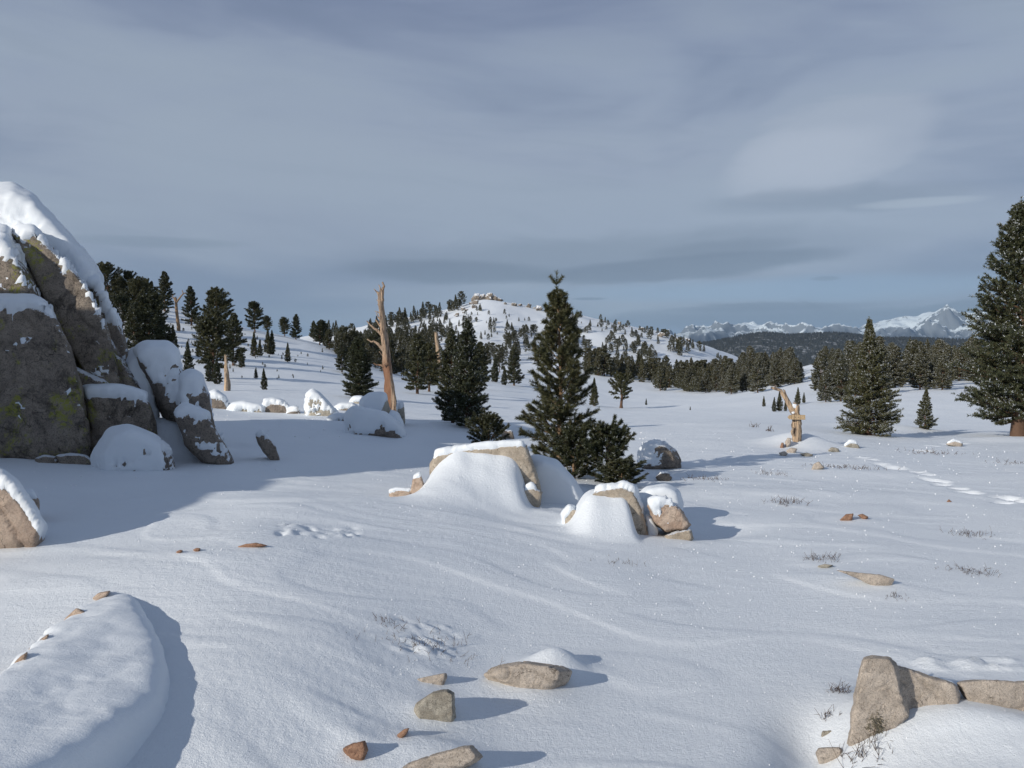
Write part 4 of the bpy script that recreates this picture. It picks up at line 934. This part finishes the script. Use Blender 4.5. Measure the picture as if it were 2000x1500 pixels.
named = [
    (210, 612, 518, midP, 'dark pine peeping over the outcrop shoulder'),
    (252, 614, 535, midP, 'wind-thinned pine in the clump above the outcrop'),
    (290, 625, 550, midP, 'bushy pine in the clump above the outcrop'),
    (322, 608, 531, midT, 'upright pine on the skyline left of the thin dead trunk'),
    (262, 690, 590, midT, 'dark conifer low in the clump by the outcrop edge'),
    (295, 692, 580, midP, 'broad dark pine low in the clump by the domed boulder'),
    (318, 692, 622, midT, 'short dark conifer at the right end of the clump'),
    (236, 606, 540, midT, 'slender dark pine behind the outcrop shoulder pine'),
    (272, 640, 548, midP, 'leaning pine in the middle of the clump above the outcrop'),
    (306, 655, 575, midT, 'thick pine behind the low dark clump'),
    (280, 668, 605, midP, 'squat pine in the heart of the dark clump'),
    (240, 660, 580, midP, 'pine half hidden by the outcrop edge'),
    (374, 636, 560, midT, 'pine right of the thin dead trunk on the skyline'),
    (424, 668, 567, midP, 'big round-headed pine high on the left slope'),
    (416, 738, 622, midP, 'drooping frosted pine above the pale broken trunk'),
    (456, 714, 612, midT, 'tapering pine right of the drooping frosted pine'),
    (498, 650, 592, midP, 'round-headed pine alone on the ridge skyline'),
    (522, 640, 609, midP, 'small pine beside the round-headed ridge pine'),
    (556, 645, 609, midP, 'bent pine on the descending ridge'),
    (578, 660, 611, midT, 'narrow pine on the descending ridge'),
    (612, 662, 627, midT, 'pointed conifer on the descending ridge'),
    (668, 727, 668, midT, 'snow-patched conifer left of the dense dark spruce'),
    (368, 737, 667, midS, 'frosted spruce directly above the draped boulder'),
    (331, 692, 636, midS, 'narrow spruce beside the dark clump'),
    (339, 695, 634, midS, 'second narrow spruce beside the dark clump'),
    (388, 697, 667, midS, 'spruce sapling left of the drooping frosted pine'),
    (408, 745, 700, midS, 'shaded spruce left behind the pale broken trunk'),
    (424, 750, 696, midS, 'thin shaded spruce close behind the pale broken trunk'),
    (472, 718, 678, midS, 'slim spruce at the right skirt of the tapering pine'),
    (497, 696, 648, midS, 'left spruce of two on the middle slope'),
    (508, 695, 663, midS, 'shorter right spruce of two on the middle slope'),
    (523, 691, 642, midS, 'left spruce of the twin spires on the slope'),
    (531, 692, 645, midS, 'right spruce of the twin spires on the slope'),
    (562, 707, 669, midS, 'single slim spruce in open slope snow'),
    (516, 761, 719, midS, 'spruce sapling nearest the crest boulders'),
    (500, 739, 717, midS, 'tiny leaning spruce above the sapling'),
    (815, 769, 652, midT, 'conifer right of the dead trunk with a red stem'),
    (838, 765, 675, midP, 'dark pine between dead trunk and the spruce pair'),
    (938, 760, 668, midT, 'rusty-topped conifer right behind the spruce pair'),
    (967, 746, 694, midS, 'dark spruce right of the rusty-topped conifer'),
    (1004, 753, 678, midT, 'spreading conifer left of the young pine'),
    (985, 752, 715, midS, 'low spruce filling the gap beside the spreading conifer'),
    (1428, 770, 712, frosty, 'reddish pine at the near edge of the meadow woods'),
    (1458, 764, 722, frosty, 'shorter frosted tree beside the reddish meadow pine'),
    (1480, 767, 696, frosty, 'dark pillar-like pine at the meadow edge'),
    (1514, 757, 700, frosty, 'frosted conifer behind the leaning stump limb'),
    (1552, 750, 698, frosty, 'pine with a pale stem at the snowy gap'),
    (1613, 785, 722, frosty, 'frosted low-skirted spruce left of the broad spruce'),
    (1603, 762, 684, frosty, 'tall frosted conifer behind the low-skirted spruce'),
    (1642, 784, 690, frosty, 'tall conifer tucked behind the broad spruce left side'),
    (1492, 794, 773, midS, 'spruce sapling alone left of the stump'),
    (1512, 804, 775, midS, 'left sapling of the cluster behind the stump limb'),
    (1522, 803, 764, midS, 'taller sapling of the cluster behind the stump limb'),
    (1534, 803, 782, midS, 'short sapling of the cluster behind the stump limb'),
    (1558, 790, 756, midS, 'pointed spruce right behind the stump top'),
    (1570, 787, 766, midS, 'smaller spruce right of the pointed one'),
    (1592, 763, 745, midS, 'thin sapling in the snowy gap'),
    (1262, 791, 778, midS, 'tiny sapling out on the meadow by the lone pine'),
    (1348, 801, 793, midS, 'tiny round sapling on the open meadow'),
]
for px, by, ty_, pr, lb in named: place(pr, 'conifer', px, by, ty_, lb, 'conifer')

# ---- woods: sample the photo rows where trunks meet the snow
cand = []
def sample(n, poly, hrange, kinds, seed, group, label, dens=None, ymin=60, byrow=None):
    r = random.Random(seed); out = []; tries = 0
    xs = [p[0] for p in poly]; ys = [p[1] for p in poly]
    def inside(x, y):
        c = False; j = len(poly) - 1
        for i in range(len(poly)):
            if (poly[i][1] > y) != (poly[j][1] > y) and x < (poly[j][0] - poly[i][0]) * (y - poly[i][1]) / (poly[j][1] - poly[i][1]) + poly[i][0]: c = not c
            j = i
        return c
    P_ = []
    while len(P_) < n and tries < n * 60:
        tries += 1
        x = r.uniform(min(xs), max(xs)); y = r.uniform(min(ys), max(ys))
        if not inside(x, y): continue
        if dens and r.random() > dens(x, y): continue
        P_.append((x, y))
    hs = hits([p[0] for p in P_], [p[1] for p in P_], H, ymin)
    for (x, y), h in zip(P_, hs):
        if h is None: continue
        hp = r.uniform(*hrange) * (float(np.clip((y - byrow[0]) / byrow[1], .42, 1.1)) if byrow else 1.0)
        if r.random() < .22: hp *= .55
        cand.append((hp, h, hp / F * h[1], r.choice(kinds), group, label, r.random()))
clump = lambda x, y: float(np.clip(0.35 + 1.3 * fbm(np.array([x / 38.]), np.array([y / 20.]), 3.0, 2)[0], .03, 1))
sample(235, [(640, 668), (700, 648), (760, 632), (830, 620), (875, 610), (880, 640), (860, 700), (850, 735), (760, 735), (690, 712), (640, 690)], (24, 42), farS + farP, 1, 'on the left flank of the far hill', 'in the thick wood on the far hill left flank', byrow=(575, 125))
sample(170, [(880, 612), (930, 604), (1050, 625), (1130, 640), (1120, 700), (1000, 715), (900, 720), (870, 700)], (16, 34), farS + farP, 2, 'scattered on the far hill face', 'scattered on the open snow face of the far hill', clump, byrow=(575, 125))
sample(105, [(1100, 620), (1230, 640), (1330, 668), (1380, 700), (1300, 720), (1130, 690)], (15, 30), farS + farP, 3, 'scattered on the far hill right side', 'dotted over the right slope of the far hill', clump, byrow=(575, 125))
sample(46, [(640, 653), (760, 631), (850, 613), (905, 597), (905, 604), (850, 622), (760, 642), (640, 664)], (16, 30), farS + farP, 15, 'on the far ridge left of the summit', 'on the far ridge left of the summit')
sample(24, [(1060, 609), (1130, 616), (1220, 637), (1300, 655), (1300, 660), (1130, 622), (1060, 614)], (8, 15), farP, 4, 'on the far ridge line', 'standing on the far ridge line')
sample(22, [(1300, 658), (1345, 672), (1440, 716), (1440, 722), (1345, 678), (1300, 663)], (10, 17), farP, 14, 'on the far ridge end', 'along the falling end of the far ridge')
sample(170, [(1140, 716), (1240, 726), (1340, 738), (1450, 742), (1450, 766), (1380, 768), (1290, 764), (1250, 745), (1140, 730)], (24, 46), farS + farP + farP, 5, 'in the belt below the far hill', 'in the dark belt where meadow meets far hill')
sample(26, [(620, 664), (760, 705), (760, 722), (700, 712), (620, 676)], (28, 48), midP + midT, 6, 'behind the falling left ridge', 'in the row behind the falling left ridge')
sample(17, [(770, 718), (1010, 722), (1010, 748), (930, 750), (770, 745)], (30, 50), midT + farP, 7, 'behind the spruce pair', 'in the band behind the spruce pair')
sample(60, [(1440, 738), (1560, 728), (1560, 752), (1500, 757), (1440, 762)], (38, 62), frosty, 8, 'of the woods behind the stump', 'in the woods behind the stump')
sample(75, [(1590, 712), (1640, 712), (1940, 712), (1940, 752), (1850, 764), (1720, 772), (1640, 776), (1620, 740)], (62, 104), frosty, 9, 'of the woods behind the broad spruce', 'in the thick woods behind the broad spruce', byrow=(640, 130))
sample(30, [(1320, 745), (1450, 742), (1480, 764), (1340, 770)], (30, 50), frosty, 10, 'of the woods at the meadow end', 'in the woods at the meadow far end')
sample(70, [(310, 625), (480, 655), (640, 690), (640, 740), (480, 745), (340, 720)], (5, 9), midS, 11, 'on the left slope', 'poking from the left slope snow', lambda x, y: .6, 30)
cand.sort(key=lambda c: -c[0])
LIMIT = 240
LOOK = {'far_spruce': 'spire-shaped spruce', 'far_pine': 'broad pine', 'forest_conifer': 'frosted conifer', 'slope_pine': 'round-headed pine', 'slope_conifer': 'shaggy pine', 'slope_spruce': 'spruce sapling'}
restV = []; restI = []
cache = {}
for i, (hp, p, hm, proto, group, label, rv) in enumerate(cand):
    if i < LIMIT:
        look = LOOK.get(proto[1].name.split('_crown')[0], 'conifer')
        size = 'tall' if hp > 80 else 'big' if hp > 60 else 'middling' if hp > 42 else 'small' if hp > 28 else 'tiny'
        lb = size + ' ' + look + ' ' + label
        place(proto, 'conifer', 0, 0, 0, lb, 'conifer', size + ' ' + look + ' ' + group, pos=p, hm=hm, wscale=(.9 + .3 * rv) * (1.12 if p[1] > 200 else 1))
    else:
        lo = [q for q in farS + farP][i % 6]
        key = id(lo)
        if key not in cache:
            me = lo[1]; v = np.empty(len(me.vertices) * 3, np.float32); me.vertices.foreach_get('co', v)
            mi = np.empty(len(me.polygons), np.int32); me.polygons.foreach_get('material_index', mi)
            cache[key] = (v.reshape(-1, 3, 3)[::2], mi[::2])
        v, mi = cache[key]; s = hm / lo[2]; a = rv * 6.28; c, sn = math.cos(a), math.sin(a)
        w = v * s * np.array([1.15, 1.15, 1]); w = np.stack([w[..., 0] * c - w[..., 1] * sn, w[..., 0] * sn + w[..., 1] * c, w[..., 2]], -1) + np.array(p)
        restV.append(w.reshape(-1, 3)); restI.append(mi)
if restV:
    V = np.concatenate(restV); o = link('far_conifers', mesh_np('far_conifers', V, np.arange(len(V)).reshape(-1, 3), [M_leaf_far, M_frost], np.concatenate(restI)))
    o['kind'] = 'stuff'; o['label'] = 'smallest conifers dotted over the far hill and slopes'; o['category'] = 'trees'
print('woods', len(cand))

# ------------------------------------------------------------------ dead trunks
def dead_trunk(name, label, pts, rad, limbs, mat, sides=14, seed=0, base=None):
    """pts/rad world space; limbs: list of (pts, r0, r1)"""
    org = np.array(base if base is not None else pts[0])
    e = empty(name, org, label, 'dead tree')
    pts = np.asarray(pts, float); rad = np.asarray(rad, float)
    s = np.linspace(0, 1, len(pts)); s2 = np.linspace(0, 1, 46)
    pp = np.stack([np.interp(s2, s, pts[:, k]) for k in range(3)], 1); rr = np.interp(s2, s, rad)
    v, f = tubes([(pp, rr)], sides)
    q = v.reshape(46, sides, 3); cen = q.mean(1, keepdims=True); dv = q - cen
    ang = np.arange(sides)[None, :] / sides * 6.283 + s2[:, None] * 2.2
    k = 1 + .18 * np.sin(ang * 3 + seed) + .12 * np.sin(ang * 6 + 1) + (.34 if len(pts) > 5 else .18) * fbm(np.cos(ang) * 1.5 + seed, np.sin(ang) * 1.5, s2[:, None] * 6 + 0 * ang, 3)
    q = cen + dv * k[..., None]
    q[-3:, :, 2] += rr[-1] * 2.5 * np.random.RandomState(seed).rand(sides)
    link('trunk', mesh_np(name, q.reshape(-1, 3) - org, f, [mat], smooth=True), e)
    for lp, r0, r1 in limbs:
        lp = np.asarray(lp, float); a = np.linspace(0, 1, 9); b = np.linspace(0, 1, len(lp))
        lp = np.stack([np.interp(a, b, lp[:, k]) for k in range(3)], 1)
        lp[1:] += np.random.RandomState(seed + len(lp)).normal(size=(8, 3)) * r0 * .25
        v, f = tubes([(lp, np.linspace(r0, r1, 9))], 7)
        link('limb', mesh_np('limb', v - org, f, [mat], smooth=True), e)
    return e
b = hit(764, 806); Ys = b[1]
def S(px, py, d=0.0): return P(px, py, Ys + d)
snag_pts = [(b[0], Ys, b[2] - .3), S(764, 780), S(759, 730), S(754, 690), S(748, 640), S(744, 600), S(743, 572)]
m_ = Ys / F
limbs = [
    ([S(744, 590), S(746, 575), S(749, 563), S(749, 554)], 5 * m_, 1.6 * m_), ([S(743, 580), S(744, 568), S(741, 558)], 3 * m_, .8 * m_),
    ([S(742, 582), S(738, 572), S(732, 566)], 3.2 * m_, .8 * m_),
    ([S(750, 656), S(742, 650), S(729, 640), S(718, 629)], 4 * m_, 1 * m_), ([S(749, 646), S(742, 636), S(735, 626)], 3.2 * m_, 1 * m_),
    ([S(752, 688), S(744, 678), S(732, 667), S(719, 665)], 4.5 * m_, .9 * m_), ([S(753, 700), S(747, 694), S(742, 688)], 2.5 * m_, .8 * m_),
    ([S(752, 716), S(744, 714), S(731, 711)], 3 * m_, .8 * m_), ([S(744, 612), S(738, 610), S(733, 608)], 1.8 * m_, .6 * m_),
    ([S(743, 600), S(738, 595)], 1.8 * m_, .6 * m_), ([S(742, 590), S(736, 586)], 1.6 * m_, .5 * m_), ([S(757, 722), S(751, 712, -.2), S(757, 705, -.3)], 2 * m_, .7 * m_),
    ([S(746, 627), S(740, 622), S(736, 613)], 2.4 * m_, .7 * m_)]
dead_trunk('dead_tree', 'tall bleached dead trunk with splintered top and rusty base among boulders', snag_pts, [12 * m_, 9.5 * m_, 8 * m_, 7.2 * m_, 6.2 * m_, 5.2 * m_, 4 * m_], limbs, M_snag, 14, 1)
def simple_snag(px0, by, px1, ty_, w0, w1, label, limbs=(), mat=M_snag2, seed=2):
    b = hit(px0, by); Yv = b[1]; m = Yv / F
    L = [([P(x, y, Yv + d) for x, y, d in l], r0 * m, r1 * m) for l, r0, r1 in limbs]
    pts = [(b[0], Yv, b[2] - .2)] + [P(px0 + (px1 - px0) * k, by + (ty_ - by) * k, Yv) for k in (.25, .5, .75, 1)]
    dead_trunk('dead_tree', label, pts, [w0 * m, w0 * .9 * m, (w0 + w1) / 2 * m, w1 * 1.1 * m, w1 * m], L, mat, 10, seed)
simple_snag(444, 763, 441, 698, 6.0, 2.6, 'pale broken trunk stub standing on the left slope', (), M_snag2, 3)
simple_snag(349, 646, 343, 584, 3.2, 2.2, 'thin reddish dead trunk with stubby limbs on the skyline', [([(343, 588, 0), (337, 580, 0), (338, 576, 0)], 1.5, .5), ([(344, 592, 0), (352, 580, 0), (358, 574, 0), (355, 566, 0)], 2, .6), ([(358, 574, 0), (363, 572, 0)], 1.2, .4)], M_bark_pale, 4)
simple_snag(862, 745, 852, 654, 5.0, 3.2, 'orange dead trunk showing above trees left of the spruce pair', [([(858, 715, 0), (848, 720, 0), (838, 730, 0)], 1.8, .6)], M_snag2, 5)
# trail stump with a leaning broken limb, and its sign
b = hit(1556, 860); Yt = b[1]; m_ = Yt / F
def T(px, py, d=0.0): return P(px, py, Yt + d)
st = dead_trunk('stump', 'weathered stump with a broken leaning limb on a snow mound', [(b[0], Yt, b[2] - .25), T(1556, 845), T(1556, 825), T(1555, 808), T(1556, 797)],
    [9.5 * m_, 8.6 * m_, 8.0 * m_, 7.0 * m_, 4.5 * m_],
    [([T(1556, 815), T(1549, 800), T(1536, 779), T(1523, 765), T(1508, 755)], 7.0 * m_, 2.2 * m_), ([T(1548, 800, .02), T(1540, 782, .03), T(1532, 766, .03), T(1530, 760, .03)], 3.5 * m_, 1 * m_),
     ([T(1550, 850, -.05), T(1547, 842, -.1), T(1549, 834, -.1)], 3.5 * m_, 1.4 * m_), ([T(1558, 800), T(1556, 792), T(1550, 786)], 3.2 * m_, 1.2 * m_)], M_snag2, 14, 6)
for ol in ([(1545, 794), (1549, 788), (1556, 790), (1559, 796), (1552, 798)], [(1546, 806), (1548, 801), (1553, 806), (1550, 809)]):
    snow_part(st, [blob(ol, Yt - 3 * m_, .05, .02, .8)], np.array(st.location), 0.012, 3, 'snow_cap')
def board():
    bm = bmesh.new()
    p0 = T(1539, 818, -.16); p1 = T(1573, 818, -.16); W = p1[0] - p0[0]; h = 9.5 * m_
    ol = [(0.0, h * .5), (.10 * W, h * .08), (.5 * W, h * .02), (W, 0), (W, h * .97), (.5 * W, h), (.10 * W, h * .95)]
    fr = [bm.verts.new((x, 0, z)) for x, z in ol]; bk = [bm.verts.new((x, .04, z)) for x, z in ol]
    bm.faces.new(fr); bm.faces.new(bk[::-1])
    for i in range(len(ol)): bm.faces.new((fr[i], bk[i], bk[(i + 1) % len(ol)], fr[(i + 1) % len(ol)]))
    bmesh.ops.recalc_face_normals(bm, faces=bm.faces)
    bmesh.ops.bevel(bm, geom=list(bm.edges), offset=.004, segments=1, affect='EDGES')
    me = bpy.data.meshes.new('board'); bm.to_mesh(me); bm.free(); me.materials.append(M_board)
    e = empty('trail_sign', (p0[0], p0[1], p0[2] - h * .2), 'pointed bare wooden sign board fixed across the stump', 'sign')
    o = link('board', me, e)
    for kx in (.42, .60):
        bm = bmesh.new(); bmesh.ops.create_cone(bm, cap_ends=True, segments=8, radius1=.007, radius2=.006, depth=.012)
        bmesh.ops.rotate(bm, verts=bm.verts, cent=(0, 0, 0), matrix=__import__('mathutils').Matrix.Rotation(R(90), 3, 'X'))
        bmesh.ops.translate(bm, verts=bm.verts, vec=(W * kx, -.004, h * .5)); me = bpy.data.meshes.new('bolt'); bm.to_mesh(me); bm.free(); me.materials.append(M_twig)
        link('bolt', me, e)
    return e
board()

# ------------------------------------------------------------------ dry twigs poking through
def twigs(px, py, wpx, n, hcm, label, seed, clumps=6):
    rs = np.random.RandomState(seed); c = hit(px, py); w = wpx / F * c[1]
    paths = []; lumps = []
    for i in range(n):
        x = c[0] + rs.normal() * w * .3; y_ = c[1] + rs.normal() * w * .22
        z = float(H(np.array([x]), np.array([y_]))[0]); h = hcm / 100 * (.4 + rs.rand())
        d = np.array([rs.normal() * .5, rs.normal() * .5, 1.0]); d /= np.linalg.norm(d)
        p0 = np.array([x, y_, z - .01]); p1 = p0 + d * h * .55; p2 = p1 + (d + rs.normal(size=3) * .5) * h * .5
        r = .0011 * max(1, c[1] / 5)
        paths.append(([p0, p1, p2], [r * 1.3, r, r * .7]))
        if rs.rand() < .6:
            q = p1 + (d + rs.normal(size=3) * .8) * h * .4; paths.append(([p1, (p1 + q) / 2 + rs.normal(size=3) * h * .05, q], [r, r * .8, r * .6]))
    v, f = tubes(paths, 3)
    org = np.array(c)
    e = empty('dry_shrub', c, label, 'twigs')
    link('twig_cluster', mesh_np('twigs', v - org, f, [M_twig]), e)['kind'] = 'stuff'
for i, a in enumerate([
    (835, 1262, 190, 90, 4.0, 'wide patch of dark twigs and rime in the foreground snow'), (750, 1215, 70, 26, 4.0, 'thin string of twig tips left of the wide twig patch'),
    (1530, 982, 70, 50, 7, 'pale twig clump on the open snow below the dark shadow streak'), (1655, 915, 110, 80, 6, 'long twig patch beside the pale pointed stone'),
    (1605, 1092, 60, 50, 5, 'twig clump above the flat tan slab'), (1895, 1045, 70, 50, 5, 'flat twig tuft on the snow below the footprints'),
    (1895, 1117, 70, 60, 5, 'spiky twig tuft below the flat twig tuft'), (1505, 925, 60, 40, 5, 'faint twigs at the end of the shadow streak'),
    (1215, 1098, 80, 26, 3.5, 'few twig tips below the stacked stones'), (1640, 1352, 40, 40, 4, 'dark twig cluster beside the blocky boulder'),
    (1690, 1480, 100, 50, 6, 'tangled roots and twigs at the blocky boulder foot'), (1380, 936, 70, 50, 5, 'frosted twig mat below the ball-shaped boulder'),
    (1750, 1168, 50, 24, 4, 'small twig sprig below the flat tan slab'), (1825, 886, 90, 60, 7, 'brown twig strip beside the far footprints'),
    (1500, 842, 14, 16, 12, 'little sprig left of the stump mound'), (1475, 834, 14, 14, 12, 'lone sprig out on the meadow snow'), (1618, 1398, 30, 20, 4, 'sparse sprig inside the scoured bowl'),
    (1120, 985, 40, 14, 5, 'needle sprig on the shaded snow mound'), (1980, 905, 60, 30, 6, 'snowy twig patch beside the tall fir tracks')]):
    twigs(*a, seed=300 + i)
# moss tuft on the blocky boulder
def moss():
    rs = np.random.RandomState(9); paths = []
    for i in range(520):
        a = rs.rand() * 6.28; q = rs.rand() ** .5
        px = 1705 + 33 * q * math.cos(a); py = 1412 + 37 * q * math.sin(a); p = np.array(P(px, py, yR + .036 + .03 * q * q))
        d = rs.normal(size=3) * .6 + np.array([0, -1.0, .1]); d /= np.linalg.norm(d)
        paths.append(([p, p + d * .006, p + d * .010 + rs.normal(size=3) * .004], [.0022, .0018, .001]))
    v, f = tubes(paths, 3); c = np.array(P(1705, 1450, yR + .02))
    e = empty('lichen_tuft', c, 'dark grey-green lichen tuft growing on the blocky boulder', 'lichen')
    link('fronds', mesh_np('fronds', v - c, f, [M_moss]), e)['kind'] = 'stuff'
M_moss = plain('lichen_dark', (0.20, 0.18, 0.13))
moss()

# ------------------------------------------------------------------ frost crystals glinting on the snow
def crystals():
    rs = np.random.RandomState(21); k = 2600
    r = 2.2 * (22 / 2.2) ** rs.rand(k); a = rs.uniform(-R(37), R(37), k)
    x = r * np.sin(a); y_ = r * np.cos(a); z = H(x, y_)
    s = 0.00080 * r * (0.35 + .9 * rs.rand(k) ** 2)
    o6 = np.array([(1, 0, 0), (-1, 0, 0), (0, 1, 0), (0, -1, 0), (0, 0, 1.2), (0, 0, -1.0)])
    v = np.stack([x, y_, z + s * .6], 1)[:, None, :] + o6[None] * s[:, None, None]
    tri = np.array([(0, 2, 4), (2, 1, 4), (1, 3, 4), (3, 0, 4), (2, 0, 5), (1, 2, 5), (3, 1, 5), (0, 3, 5)])
    f = (tri[None] + np.arange(k)[:, None, None] * 6).reshape(-1, 3)
    m, t, b, oc = newmat('ice_crystal'); b.inputs['Base Color'].default_value = (.95, .96, .98, 1); b.inputs['Roughness'].default_value = .3
    o = link('frost_crystals', mesh_np('frost_crystals', v.reshape(-1, 3), f, [m])); o['kind'] = 'stuff'; o['label'] = 'glinting frost crystals strewn over the near snow'; o['category'] = 'frost'
crystals()

# ------------------------------------------------------------------ mountain air
def haze():
    x0, x1, y0, y1, z0, z1 = -72000, 72000, -72000, 72000, -520, 1500
    bm = bmesh.new(); bmesh.ops.create_cube(bm, size=1.0)
    for v in bm.verts: v.co = ((x0 + x1) / 2 + v.co.x * (x1 - x0), (y0 + y1) / 2 + v.co.y * (y1 - y0), (z0 + z1) / 2 + v.co.z * (z1 - z0))
    me = bpy.data.meshes.new('haze'); bm.to_mesh(me); bm.free()
    m = bpy.data.materials.new('air'); m.use_nodes = True; t = m.node_tree; t.nodes.clear()
    out = N(t, 'ShaderNodeOutputMaterial'); pv = N(t, 'ShaderNodeVolumePrincipled')
    pv.inputs['Color'].default_value = (0.42, 0.66, 1.0, 1); pv.inputs['Density'].default_value = 2.0e-5; pv.inputs['Anisotropy'].default_value = 0.0
    t.links.new(pv.outputs[0], out.inputs['Volume']); me.materials.append(m)
    o = link('haze', me); o['kind'] = 'stuff'; o['label'] = 'thin blue mountain air between meadow and far peaks'; o['category'] = 'haze'
haze()
